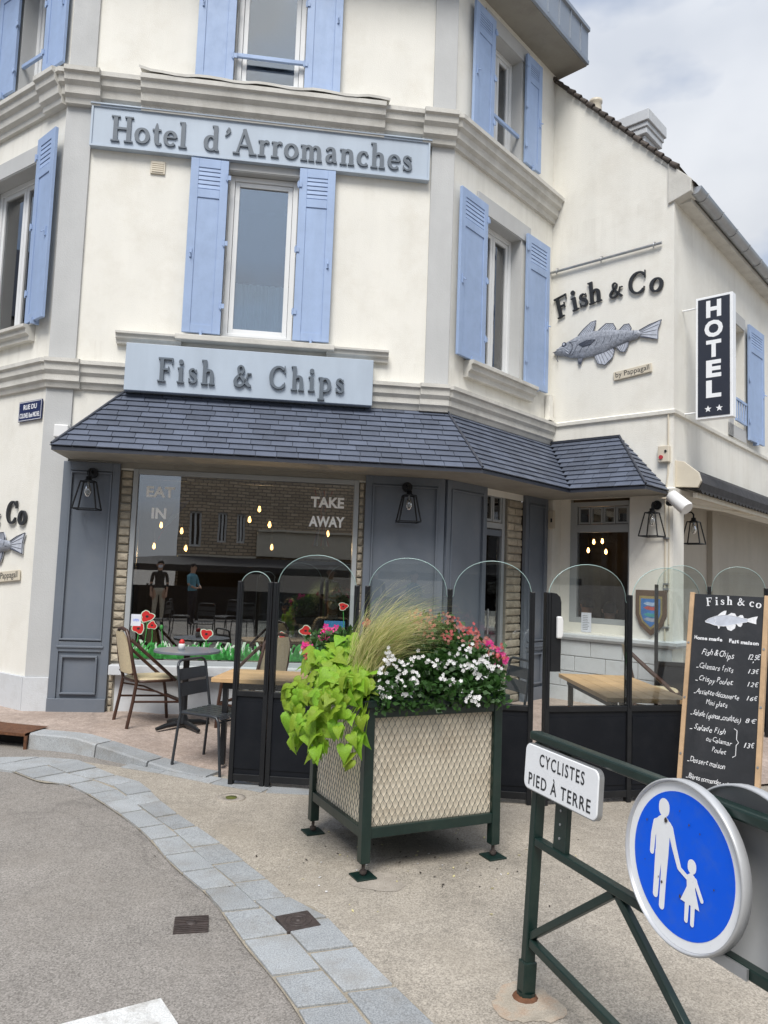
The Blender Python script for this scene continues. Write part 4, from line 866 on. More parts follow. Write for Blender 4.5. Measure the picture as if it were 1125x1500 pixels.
def fish(t, w, h, dk='fish', line='fishdark', pale='fishpale'):
    X = lambda p: (p[0]*w, (p[1]-.5)*h)
    ol = [X(p) for p in FO['body']]; cxx = sum(p[0] for p in ol)/len(ol); b = MB(); n = len(ol); v = []; f = []
    spine = lambda x: h*(.45-.5+.14*x/w)
    for k, (s, y) in enumerate(((1, 0), (1, -.012), (.93, -.022), (.72, -.034), (.4, -.042))):
        for p in ol:
            cyy = spine(p[0]); v.append((cxx+(p[0]-cxx)*(1-(1-s)*.18), y, cyy+(p[1]-cyy)*s))
    for k in range(4):
        for i in range(n): j = (i+1) % n; f.append((k*n+i, k*n+j, (k+1)*n+j, (k+1)*n+i))
    b.add(v, f, True); b.add([v[4*n+i] for i in range(n)], [tuple(range(n))]); body = b.build('body', M[dk], t)
    lb = MB()
    for i in range(9):
        a = X((.20+.07*i, .30+.03*i)); c = X((.25+.065*i, .50+.018*i)); lb.tube([(a[0], -.040, a[1]), ((a[0]+c[0])/2+.008, -.0445, (a[1]+c[1])/2), (c[0], -.043, c[1])], .0025, 4)
    lb.tube([(X((.16+.08*i, .56+.04*math.sin(i*.45)-.0*i))[0], -.038+(.006 if 1 < i < 7 else .0), X((.16+.08*i, .56+.04*math.sin(i*.45)))[1]) for i in range(9)], .004, 5)
    lb.tube([(*[X(p)[0]], -.042, X(p)[1]) for p in ((.175, .33), (.20, .42), (.20, .50), (.17, .58))], .006, 5); lb.tube([(*[X(p)[0]], -.036, X(p)[1]) for p in ((.0, .40), (.05, .41), (.09, .40))], .004, 5)
    lb.tube([(X(p)[0], -.03, X(p)[1]) for p in ((.05, .33), (.045, .25), (.06, .20))], .005, 5)
    lb.build('line_detail', M[line], body)
    pb = MB()
    for q in (.33, .38): pb.tube([(X((.165-.03*k/4, q+.05*k/4))[0], -.0445, X((.165-.03*k/4, q+.05*k/4))[1]) for k in range(5)], .005, 5)
    pb.tube([(X((.04+.10*k/5, .455+.03*k/5))[0], -.040, X((.04+.10*k/5, .455+.03*k/5))[1]) for k in range(6)], .006, 5)
    pb.build('cheek_detail', M[pale], body)
    eb = MB(); e = X((.115, .535)); eb.tube([(e[0], -.02, e[1]), (e[0], -.046, e[1])], .022*h/.45, 12); eb.build('eye', M[line], body); eb = MB(); eb.tube([(e[0]-.003, -.046, e[1]+.003), (e[0]-.003, -.049, e[1]+.003)], .011*h/.45, 10); eb.build('eye', M[pale], body)
    for F_ in FO['fins']+[FO['pect']]:
        P = [X(p) for p in F_]; y1 = -.046 if F_ is FO['pect'] else -.014; fb = MB(); fb.prism(P, 0 if y1 > -.04 else -.03, y1); o = fb.build('fin', M[pale if F_ is not FO['pect'] else dk], t)
        rb = MB(); a0, a1 = P[0], P[-1]; m_ = len(P)
        for k in range(7):
            q = (k+.5)/7; base = (a0[0]+(a1[0]-a0[0])*q, a0[1]+(a1[1]-a0[1])*q); idx = 1+q*(m_-3); i0 = int(idx); fr = idx-i0; tip = (P[i0][0]+(P[min(i0+1, m_-2)][0]-P[i0][0])*fr, P[i0][1]+(P[min(i0+1, m_-2)][1]-P[i0][1])*fr)
            rb.tube([(base[0], y1, base[1]), (base[0]+(tip[0]-base[0])*.93, y1, base[1]+(tip[1]-base[1])*.93)], .0032, 4)
        for p, q2 in zip(P, P[1:]): rb.tube([(p[0], y1, p[1]), (q2[0], y1, q2[1])], .004, 4)
        rb.build('fin_ray', M[line], o)
t = on('fish_relief', 'grey painted cod fish plaque under the black Fish & Co letters on the gable', 'wall plaque', WD, .07, .015, 4.74, turn=0)
fish(t, 1.47, .66); t.rotation_euler = (0, R(3.5), WD.rz)
t = on('fish_relief', 'grey painted cod fish plaque cut by the left picture edge', 'wall plaque', WA, -1.62, .015, 1.74); fish(t, 1.46, .60)
def name_plate(wl, u, z, a, label):
    t = on('name_plate', label, 'sign', wl, u, .012, z); t.rotation_euler = (0, -R(a), wl.rz)
    b = MB(); b.box(-.25, .25, -.018, 0, -.055, .055); b.build('plate', M['capcream'], t, bevel=.006)
    wall_text('lettering', 'by Pappagall', M['black'], t, 0, 0, -.0185, .085, .001, .0, 1.0, .0, width=.44)
name_plate(WD, 1.18, 4.24, 5, 'small tilted cream plate reading by Pappagall below the gable fish'); name_plate(WA, -.46, 1.45, 5, 'small tilted cream plate reading by Pappagall at the left picture edge')
# street name plate
t = on('street_sign', 'navy enamel street name plate reading Rue du Colonel René Michel on the left wall', 'sign', WA, -.47, .012, 3.09)
b = MB(); b.box(0, .44, -.012, 0, 0, .215); b.build('plate', M['enamel'], t, bevel=.004)
b = MB(); 
for (x0, x1, q0, q1) in ((.008, .432, .008, .013), (.008, .432, .202, .207), (.008, .013, .013, .202), (.427, .432, .013, .202)): b.box(x0, x1, -.0135, -.0115, q0, q1)
b.build('border', M['signwhite'], t)
wall_text('lettering', 'RUE DU', M['signwhite'], t, .22, .150, -.0122, .05, .001, .02); wall_text('lettering', 'COLONEL René MICHEL', M['signwhite'], t, .22, .062, -.0122, .05, .001, .015, width=.38)
# HOTEL blade sign on the corner
t = thing('blade_sign', 'vertical dark HOTEL sign with white letters and two stars projecting from the corner', 'sign', WD.pt(1.86, -.30, 3.60), WD.rz)
b = MB(); b.box(0, .43, -.06, .06, 0, 1.50); b.build('case', M['signwhite'], t, bevel=.006)
b = MB(); b.box(.03, .40, -.066, -.060, .03, 1.47); b.build('face', M['signdark'], t)
for i, c in enumerate('HOTEL'): wall_text('letter', c, M['signwhite'], t, .215, 1.335-i*.245, -.0665, .185, .002, .045, width=(.175 if c in 'HTEL' else .215))
for x in (.15, .28):
    b = MB(); P = [(x+.042*(1 if k % 2 == 0 else .42)*math.sin(k*math.pi/5), .115+.042*(1 if k % 2 == 0 else .42)*math.cos(k*math.pi/5)) for k in range(10)]; b.prism(P, -.0662, -.069); b.build('star', M['signwhite'], t)
for z in (1.40, .10):
    b = MB(); b.tube([(-.19, 0, z), (0, 0, z)], .011); b.box(-.20, -.185, -.03, .03, z-.07, z+.07); b.tube([(-.19, 0, z-.06), (-.19, .0, z+.12)], .008); b.build('bracket', M['signwhite'], t)
# shield plaque
t = on('shield_plaque', 'wooden shield plaque with blue and red painted crest beside the covered window', 'wall plaque', WD, 1.44, .012, 1.27)
P = [(-.19, .27), (.19, .27), (.19, -.02), (.14, -.15), (0, -.27), (-.14, -.15), (-.19, -.02)]
b = MB(); b.prism(P, -.025, 0); b.build('board', mat('brown_plaque', (.10, .055, .03), .5, .2, 8), t, bevel=.006)
sc = lambda k, dz=0: [(x*k, z*k+dz) for x, z in P]
b = MB(); b.prism(sc(.74), -.029, -.024); b.build('crest', mat('gilt', (.38, .30, .12), .4, .2, 20, metal=.4), t)
b = MB(); b.prism(sc(.62), -.033, -.028); b.build('crest', mat('crest_blue', (.04, .16, .42), .4, .3, 14), t)
for z, c in ((.06, (.45, .08, .07)), (-.02, (.05, .30, .30)), (-.075, (.30, .33, .40)), (.11, (.35, .45, .6))):
    b = MB(); b.prism([(-.085, z), (-.04, z+.02), (.03, z+.012), (.085, z+.022), (.085, z-.022), (.02, z-.03), (-.05, z-.018)], -.0345, -.0325); b.build('crest_band', mat('crest_band', c, .5, .3, 20), t)
# ------------------------------------------------------------------ lanterns
def lantern():
    t = thing('wall_lantern', 'x', 'lantern')
    b = MB(); b.tube([(0, 0, 0), (0, -.025, 0)], .055, 20); b.build('wall_rose', M['blackmetal'], t)
    b = MB(); b.tube([(0, -.02, 0), (0, -.08, .02), (0, -.13, .02), (0, -.155, -.01), (0, -.155, -.06)], .011, 8); b.build('arm', M['blackmetal'], t)
    b = MB(); b.lathe([(.015, -.05), (.03, -.055), (.03, -.085), (.045, -.09), (.045, -.105), (0, -.105)], (0, -.155, 0), 12); b.build('cap', M['blackmetal'], t)
    b = MB(); a, c = .062, .115; z1, z0 = -.105, -.385; r = .0065; T_ = [(-a, -a), (a, -a), (a, a), (-a, a)]; B_ = [(-c, -c), (c, -c), (c, c), (-c, c)]
    for i in range(4):
        p, q = T_[i], T_[(i+1) % 4]; u_, w_ = B_[i], B_[(i+1) % 4]; o = -.155
        b.beam((p[0], p[1]+o, z1), (q[0], q[1]+o, z1), .012, .012); b.beam((u_[0], u_[1]+o, z0), (w_[0], w_[1]+o, z0), .013, .013); b.beam((p[0], p[1]+o, z1), (u_[0], u_[1]+o, z0), .012, .012)
    b.beam((-a, -.155, z1), (a, -.155, z1), .02, .008); b.build('cage', M['blackmetal'], t)
    b = MB(); b.lathe([(.012, -.10), (.014, -.14), (.02, -.145), (.035, -.19), (.036, -.22), (.02, -.255), (0, -.262)], (0, -.155, 0), 14); b.build('bulb', M['clearbulb'], t)
    b = MB(); b.tube([(0, -.155, -.105), (0, -.155, -.15)], .013, 8); b.tube([(-.006, -.155, -.15), (-.012, -.155, -.2), (0, -.155, -.23), (.012, -.155, -.2), (.006, -.155, -.15)], .0015, 4); b.build('bulb_holder', M['steel'], t)
    return t
LG = 'black cage wall lanterns along the shopfront'
lan = lantern(); lan['group'] = LG; lan['label'] = 'black cage lantern on the grey panel left of the shop window'; lan.location = WB.pt(.53, .052, 2.545); lan.rotation_euler = (0, 0, WB.rz)
dup(lan, WB.pt(3.82, .052, 2.565), WB.rz, 'black cage lantern on the grey panel right of the shop window')
dup(lan, WD.pt(1.50, .0, 2.56), WD.rz, 'black cage lantern on the cream wall above the shield plaque')
dup(lan, WE.pt(.90, -.22, 2.53), WE.rz, 'black cage lantern hanging under the dark awning by the white spotlight')
# ------------------------------------------------------------------ fittings on the walls
t = on('air_vent', 'small square louvred air vent below the long hotel sign', 'vent', WB, .90, .0, 5.84)
b = MB(); b.box(0, .155, -.02, 0, 0, .145); b.build('frame', M['capcream'], t, bevel=.004)
for i in range(5): b = MB(); b.box(.018, .137, -.027, -.019, .018+i*.023, .034+i*.023, Matrix.Rotation(0, 4, 'X')); b.build('slat', M['capcream'], t)
t = on('wall_pipe', 'thin grey conduit pipe with clips crossing the gable above the black letters', 'pipe', WD, 0, .04, 5.80)
b = MB(); b.tube([(-.02, 0, 0), (1.55, 0, 0)], .018); b.build('pipe', M['steel'], t); b = MB()
for x in (.1, .75, 1.45): b.tube([(x, .04, .05), (x, -.01, .03), (x, -.02, -.02), (x, .0, -.04)], .006, 6)
b.build('clip', M['steel'], t)
t = on('rain_pipe', 'short cream rainwater pipe stub below the right blue shutter on the chamfer', 'pipe', WC, 2.25, .05, 3.74)
b = MB(); b.box(-.045, .045, -.03, .04, 0, .34); b.box(-.055, .055, -.04, .04, 0, .04); b.build('pipe', M['plaster2'], t)
t = on('cable', 'cream cable running down the corner of the annex with clips', 'cable', WD, 1.60, .012, .95)
b = MB(); b.tube([(.0, 0, 0), (.0, 0, 1.74), (.03, 0, 2.0), (.03, 0, 2.72)], .010); b.tube([(.045, .0, .2), (.045, 0, 1.74)], .007); b.build('cable', M['capcream'], t); b = MB()
for z in (.15, .6, .66, 1.2, 1.7, 2.3): b.box(-.02, .05, -.014, .012, z, z+.02)
b.build('clip', M['steel'], t)
t = on('control_box', 'cream electric box with red button near the annex corner above the canopy', 'box', WD, 1.52, .0, 3.07)
b = MB(); b.box(0, .14, -.06, 0, 0, .20); b.build('case', M['capcream'], t, bevel=.01); b = MB(); b.tube([(.045, -.06, .06), (.045, -.075, .06)], .025, 14); b.build('button', M['red'], t); b = MB(); b.tube([(.1, -.06, .13), (.1, -.07, .13)], .015, 10); b.build('button', M['blackmetal'], t)
t = on('control_box', 'pale switch box high on the grey pilaster by the covered window', 'box', WD, .02, .0, 2.30)
b = MB(); b.box(0, .10, -.05, 0, 0, .24); b.build('case', M['capcream'], t, bevel=.008); b = MB(); b.box(.06, .08, -.058, -.049, .08, .13); b.build('switch', M['blackmetal'], t)
t = on('junction_box', 'small white box mounted beside the canopy left end', 'box', WB, .0, .03, 2.90)
b = MB(); b.box(.12, .26, -.05, 0, 0, .13); b.build('case', M['whiteplastic'], t, bevel=.008)
t = thing('spotlight', 'white cylindrical spotlight on a bracket at the annex corner', 'spotlight', WD.pt(1.72, .10, 2.62), WD.rz)
b = MB(); a = Vector((.0, -.06, .04)); c = Vector((.22, -.12, -.14)); d = (c-a).normalized(); b.tube([a, a+d*.02, c-d*.02, c], [.05, .075, .085, .075], 18); b.build('head', M['whiteplastic'], t)
b = MB(); b.box(-.14, .05, -.04, .0, .0, .02); b.tube([(.0, -.01, .0), (.05, -.07, -.02)], .014); b.build('bracket', M['capcream'], t); b = MB(); b.tube([(-.02, .0, -.05), (-.02, -.05, -.05)], .04, 14); b.build('sensor', M['blackmetal'], t)
# awning cassette on the annex
t = on('folded_awning', 'dark folded awning in its cassette along the annex front with a cream end cap', 'awning', WE, .06, .0, 2.78)
P = [(-.0, 0), (-.26, -.02), (-.30, .06), (-.27, .16), (-.10, .30), (0, .32)]
b = MB(); b.prism(P, 0, .05, 'x'); b.build('end_cap', M['capcream'], t, bevel=.004)
P2 = [(-.02, .01), (-.28, -.05), (-.30, .04), (-.24, .16), (-.08, .26), (-.02, .28)]
b = MB(); b.prism(P2, .05, 9, 'x'); b.build('fabric_roll', M['awning'], t)
b = MB()
for i in range(60):
    x = .05+i*.15; q = [(x+.15*k/6, -.285, -.05-.035*math.sin(math.pi*k/6)) for k in range(7)]
    for m_, n_ in zip(q, q[1:]): b.quad((m_[0], m_[1], -.04), (n_[0], n_[1], -.04), n_, m_)
b.build('valance', M['awning'], t)
b = MB(); b.beam((.1, -.20, -.10), (9, -.20, -.10), .05, .06); b.beam((.1, -.05, -.20), (2.6, -.18, -.12), .03, .04); b.build('front_bar', M['capcream'], t)

# ------------------------------------------------------------------ things at the shop window
t = on('window_lettering', 'cream painted words EAT IN and TAKE AWAY on the shop window glass', 'lettering', WB, 0, -.012, 0)
cream = mat('cream_print', (.95, .94, .90), .6, .05, 20); M['creamprint'] = cream
for w_, x, z, h_, wd_ in (('EAT', 1.21, 2.39, .105, .29), ('IN', 1.205, 2.165, .105, .15), ('TAKE', 2.965, 2.365, .105, .36), ('AWAY', 2.965, 2.155, .105, .385)):
    wall_text('lettering', w_, cream, t, x, z, .0, h_, .0008, .035, width=wd_)
t = on('window_label', 'small white paper label at the lower left of the shop window', 'label', WB, .99, -.008, .99)
b = MB(); b.box(0, .10, -.002, 0, 0, .12); b.build('paper', M['paper'], t); wall_text('lettering', 'OPEN', M['signblue2'], t, .05, .06, -.0025, .025, .0004, width=.06)
t = on('flower_sticker', 'red poppies and green grass sticker along the bottom of the shop window', 'window sticker', WB, 0, -.010, 0)
def poppy(x, z, s, rot=0):
    b = MB(); P = []
    for k in range(24): a = 2*math.pi*k/24; r_ = s*(1+.17*math.cos(3*a+rot*1.7)+.07*math.sin(5*a+rot)+.03*math.sin(11*a)); P.append((x+r_*math.cos(a), z+r_*.85*math.sin(a)))
    b.prism(P, -.0025, -.001); o = b.build('poppy', M['stickerpale'], t)
    b = MB(); P = [(x+(p[0]-x)*.86, z+(p[1]-z)*.86) for p in P]; b.prism(P, -.0035, -.0025); b.build('petals', M['poppy'], o); b = MB(); b.prism([(x+s*.25*math.cos(k), z+s*.2*math.sin(k)) for k in range(6)], -.0045, -.0034); b.build('centre', M['black'], o)
for i, (x, z, s) in enumerate(((1.15, 1.09, .07), (1.205, 1.0, .05), (1.07, .965, .065), (1.76, .925, .065), (2.55, .93, .045), (2.79, .985, .065), (2.99, .985, .045), (3.18, 1.255, .05), (3.20, .90, .04))): poppy(x, z, s, i)
b = MB()
for (x, z) in ((1.15, 1.04), (1.205, .96), (1.07, .91), (1.76, .87), (2.55, .89), (2.79, .93), (2.99, .94), (3.18, 1.2), (1.30, .96), (2.42, .94)):
    x2 = x+random.uniform(-.06, .06); P = [(x2+(x-x2)*q+.015*math.sin(q*3), -.0015, .70+(z-.70)*q) for q in (0, .25, .5, .75, 1)]; b.tube(P, .005, 4)
    if x in (1.30, 2.42): b.lathe([(.0, .0), (.018, .02), (.016, .05), (0, .06)], (x, -.002, z-.01), 8)
b.build('stem', M['stickergreen'], t)['kind'] = 'stuff'
def grass_band(mname, dy, hh, wob, n):
    b = MB()
    for i in range(n):
        x = 1.0+2.24*i/n+random.uniform(-.01, .01); h_ = hh*random.uniform(.7, 1.25); l_ = random.uniform(-.05, .08); w_ = random.uniform(.018, .034); P = []
        for q in (0, .3, .6, .85, 1): cx_ = x+l_*q*q; ww = w_*(1-q*.75)+wob*math.sin(q*9+i); P.append((cx_, .66+h_*q, ww))
        v = [(p[0]-p[2], dy, p[1]) for p in P]+[(p[0]+p[2], dy, p[1]) for p in P]; m_ = len(P); b.add(v, [(k, m_+k, m_+k+1, k+1) for k in range(m_-1)])
    b.build('grass_print', M[mname], t)['kind'] = 'stuff'
grass_band('stickerpale', -.001, .155, .006, 85); grass_band('stickergreen', -.0022, .15, .008, 110)
# pendant bulbs inside
for i, (u, d, z) in enumerate(((2.21, 1.0, 2.34), (2.10, 1.0, 2.21), (2.34, 1.0, 2.16), (1.32, 1.0, 2.04), (.95, 1.4, 1.86), (2.37, 1.6, 1.91), (3.04, 1.0, 2.08), (1.33, 1.4, 1.85), (1.02, 1.4, 2.12))):
    t = on('pendant_bulb', ['lit bulb, highest of the middle cluster behind the shop window', 'lit bulb left of the highest in the middle window cluster', 'lit bulb right of the highest in the middle window cluster', 'lit bulb hanging above the round glow near the left of the window', 'lowest lit bulb at the left of the shop window', 'lit bulb hanging low in the middle of the shop window', 'lit bulb under the words TAKE AWAY', 'lit bulb with the wide orange glow at the left of the window', 'lit bulb below the words EAT IN'][i], 'light bulb', WB, u, -d, z, 'pendant bulbs behind the shop window')
    b = MB(); b.lathe([(0, -.042), (.015, -.03), (.02, -.01), (.013, .02), (.008, .035)], (0, 0, 0), 12); b.build('bulb', M['bulb'], t)
    b = MB(); b.tube([(0, 0, .04), (0, 0, 2.71-z)], .004, 5); b.tube([(0, 0, .035), (0, 0, .09)], .014, 8); b.build('flex', M['blackmetal'], t)
for i, (u, z) in enumerate(((-.25, 2.23), (-.11, 2.24), (-.34, 2.10), (-.05, 2.08))):
    t = on('pendant_bulb', ['lit bulb, upper left of the four in the covered window', 'lit bulb, upper right of the four in the covered window', 'lit bulb, lower left of the four in the covered window', 'lit bulb, lower right of the four in the covered window'][i], 'light bulb', WD, u, -1.8, z, 'pendant bulbs behind the covered window')
    b = MB(); b.lathe([(0, -.042), (.015, -.03), (.02, -.01), (.013, .02), (.008, .035)], (0, 0, 0), 12); b.build('bulb', M['bulb'], t); b = MB(); b.tube([(0, 0, .04), (0, 0, 2.69-z)], .004, 5); b.build('flex', M['blackmetal'], t)
t = on('bunting', 'triangular red white and blue pennant hanging behind the words EAT IN', 'bunting', WB, 1.2, -.35, 2.33)
for i, (m_, a, c) in enumerate((('flagblue', 0, .34), ('paper', .34, .66), ('red', .66, 1))):
    b = MB(); L_ = lambda q, s: (.22-.22*q*.9+(-.0 if s else .16*(1-q)), .02*s, -.36*q+(.05 if not s else 0)*(1-q)); b.quad((.30-.34*a-.02*(1-a), 0, .02-.42*a), (.30-.34*a-.17*(1-a), 0, -.02-.42*a), (.30-.34*c-.17*(1-c), 0, -.02-.42*c), (.30-.34*c-.02*(1-c), 0, .02-.42*c)); b.build('stripe', M[m_], t)
t = on('bunting', 'red white and blue ribbon streamers hanging behind the words TAKE AWAY', 'bunting', WB, 2.93, -.25, 2.52)
for i in range(7):
    x = -.10+i*.035; b = MB(); P = [(x*(1-2.0*q if q < .5 else (2.0*q-1)*-.8)+.02*math.sin(i), .01*i, -.62*q) for q in (0, .25, .5, .75, 1)]
    for p, q2 in zip(P, P[1:]): b.quad((p[0]-.01, p[1], p[2]), (p[0]+.01, p[1], p[2]), (q2[0]+.01, q2[1], q2[2]), (q2[0]-.01, q2[1], q2[2]))
    b.build('ribbon', M[('red', 'paper', 'flagblue')[i % 3]], t)
t = on('tablet_screen', 'tablet showing a beach picture behind the shop window', 'tablet', WB, 2.98, -.30, .90)
b = MB(); b.box(0, .27, 0, .012, 0, .20); b.build('case', M['blackmetal'], t, bevel=.004)
b = MB(); b.box(.02, .25, -.003, 0, .11, .18); b.build('sky_area', emis('screen_sky', (.12, .38, .75), .9), t); b = MB(); b.box(.02, .25, -.003, 0, .02, .11); b.build('sand_area', emis('screen_sand', (.55, .45, .28), .7), t)
b = MB(); b.prism([(.13, .03), (.15, .09), (.17, .10), (.19, .08), (.21, .03)], -.005, -.003); b.build('figures', M['black'], t)
t = on('poster', 'white menu card standing in the covered window', 'menu card', WD, .41, -.20, .965)
b = MB(); b.box(0, .14, 0, .004, 0, .25); b.build('card', M['paper'], t)
b = MB()
for i in range(9): b.box(.02, .02+.1*random.uniform(.5, 1), -.001, 0, .03+i*.022, .036+i*.022)
b.build('print', M['letter'], t)['kind'] = 'stuff'

for (wl, u, d, z) in ((WB, 2.2, 1.0, 2.05), (WB, 1.25, 1.3, 1.75), (WB, 3.0, 1.1, 1.9), (WD, -.2, 1.8, 2.0)):
    pl_ = bpy.data.lights.new('pendant_light', 'POINT'); pl_.energy = 15 if wl is WB else 1.6; pl_.color = (1, .62, .32); pl_.shadow_soft_size = .008
    po = bpy.data.objects.new('pendant_light', pl_); COL.objects.link(po); po.location = wl.pt(u, -d, z)

# ------------------------------------------------------------------ glass terrace screens
def screen(a, c, label, mids=(), za=.0, first=True):
    a, c = Vector((*a, 0)), Vector((*c, 0)); L_ = (c-a).length; rz = math.atan2(c.y-a.y, c.x-a.x); t = thing('glass_screen', label, 'screen', (a.x, a.y, za), rz, 'glass topped black screens around the terrace')
    xs = [0, *mids, L_]; pw = .036
    for i, x in enumerate(xs):
        x = min(max(x, pw/2+.002), L_-pw/2-.002); b = MB(); b.box(x-pw/2, x+pw/2, -.028, .028, .0, 1.52); b.box(x-.006, x+.006, -.034, .034, .69, 1.515); o = b.build('post', M['blackmetal'], t, bevel=.004)
    for q in ((pw, L_-pw, -.022, .022, .66, .70), (pw, L_-pw, -.022, .022, .04, .09)): b = MB(); b.box(*q); b.build('rail', M['blackmetal'], t, bevel=.003)
    for x0, x1 in zip(xs, xs[1:]):
        b = MB(); b.box(x0+pw/2+.003, x1-pw/2-.003, -.010, .010, .09, .66); b.box(x0+.03, x1-.03, -.016, -.010, .13, .62); b.build('lower_panel', M['navy'], t)
        w = x1-x0-pw; x = x0+pw/2; P = [(x, .70), (x+w, .70), (x+w, 1.46)]; n = 18; rx, rz_ = w/2*.97, min(.26, w*.5)
        for k in range(n+1): q = math.pi*k/n; P.append((x+w/2+rx*math.cos(q), 1.475+rz_*math.sin(q)**.9))
        P.append((x, 1.46)); b = MB(); b.prism(P, -.003, .003); o = b.build('pane', M['screen'], t)
        e = MB(); pts = [(p[0], 0, p[1]+.0) for p in P[2:]]; e.tube(pts, .0028, 5); e.build('pane_edge', M['glassedge'], o)
    return t
screen((-1.09, 5.84), (-.815, 5.81), 'narrow glass screen unit at the left end of the terrace beside the black chair')
screen((-.812, 5.81), (-.16, 5.74), 'glass screen unit behind the lime leaves of the planter')
screen((-.12, 5.735), (1.13, 5.605), 'long glass screen behind the planter grass with a middle post', mids=(.635,))
screen((1.20, 5.60), (2.50, 5.93), 'long glass screen in front of the wooden table beside the chalkboard', mids=(.69,))
screen((2.96, 8.28), (4.05, 8.0), 'far glass screen behind the shield plaque side of the terrace', mids=(.55,), za=.09)
t = thing('screen_post_cap', 'rounded black plate with a white hand gel dispenser on the screen post', 'dispenser', (1.215, 5.62, .95), R(14))
b = MB(); P = [(.02, 0), (.10, 0), (.10, .50), (.09, .54), (.06, .565), (.02, .57)]; b.prism(P, -.045, -.02); b.build('plate', M['blackmetal'], t, bevel=.003)
b = MB(); P = [(.055, .24), (.095, .24), (.105, .27), (.105, .37), (.095, .40), (.055, .40)]; b.prism(P, -.075, -.046); b.build('dispenser', M['whiteplastic'], t, bevel=.01); t.name = 'gel_dispenser'
# ------------------------------------------------------------------ tables and chairs
def wood_table(a, c, w, label, z=.74, zf=.05):
    a, c = Vector((*a, 0)), Vector((*c, 0)); L_ = (c-a).length; rz = math.atan2(c.y-a.y, c.x-a.x); t = thing('wooden_table', label, 'table', (a.x, a.y, zf), rz, 'pale wooden terrace tables')
    n = 5
    for i in range(n): b = MB(); b.box(0, L_, w*i/n+.0015, w*(i+1)/n-.0015, z-zf-.035, z-zf); b.build('board', M['wood'], t, bevel=.003)
    b = MB(); b.box(.08, L_-.08, .06, .09, z-zf-.09, z-zf-.036); b.box(.08, L_-.08, w-.09, w-.06, z-zf-.09, z-zf-.036); b.build('apron', M['blackmetal'], t)
    for x in (.10, L_-.10):
        for y in (.09, w-.09): b = MB(); b.box(x-.02, x+.02, y-.02, y+.02, 0, z-zf-.036); b.build('leg', M['blackmetal'], t)
    return t
wood_table((-1.33, 6.16), (-.12, 6.05), .62, 'wooden table behind the left glass screen and the lime plant')
wood_table((1.70, 7.28), (2.32, 5.98) if 0 else (1.74, 5.86), .0+.66, 'long wooden table behind the right glass screen next to the chalkboard')
def metal_chair():
    t = thing('metal_chair', 'x', 'chair'); m = M['chairmetal']; r = .0115
    for s in (-1, 1):
        b = MB(); b.tube([(-.235, s*.205, 0), (-.205, s*.195, .30), (-.185, s*.19, .44), (-.215, s*.185, .62), (-.245, s*.18, .80)], r, 8); b.build('leg', m, t)
        b = MB(); b.tube([(.235, s*.21, 0), (.205, s*.205, .28), (.19, s*.20, .405), (.165, s*.20, .437), (.12, s*.20, .443), (-.17, s*.19, .443)], r, 8); b.build('leg', m, t)
    b = MB(); b.tube([(.19, -.2, .40), (.19, .2, .40)], .008, 6); b.build('seat_bar', m, t); b = MB(); b.tube([(-.185, -.19, .43), (-.185, .19, .43)], .009, 6); b.build('seat_bar', m, t)
    b = MB(); b.tube([(-.245, -.18, .80), (-.250, -.165, .83), (-.253, -.13, .845), (-.253, .13, .845), (-.250, .165, .83), (-.245, .18, .80)], r, 8); b.build('back_frame', m, t)
    for (z0, z1) in ((.56, .665), (.685, .775)):
        b = MB(); n = 8
        for i in range(n):
            y0, y1 = -.18+.36*i/n, -.18+.36*(i+1)/n; f = lambda y: -.012*(1-(y/.18)**2)
            x0, x1 = -.205-(z0-.56)*.17, -.205-(z1-.56)*.17
            for o_ in (0, -.006): b.quad((x0+f(y0)+o_, y0, z0), (x0+f(y1)+o_, y1, z0), (x1+f(y1)+o_, y1, z1), (x1+f(y0)+o_, y0, z1))
        b.build('back_slat', m, t)
    for i in range(6):
        y = -.165+i*.066; b = MB(); b.beam((-.18, y, .452), (.06, y, .444), .05, .007); b.beam((.06, y, .444), (.18, y, .440), .05, .007); b.beam((.178, y, .440), (.205, y, .42), .05, .007); b.build('seat_slat', m, t)
    return t
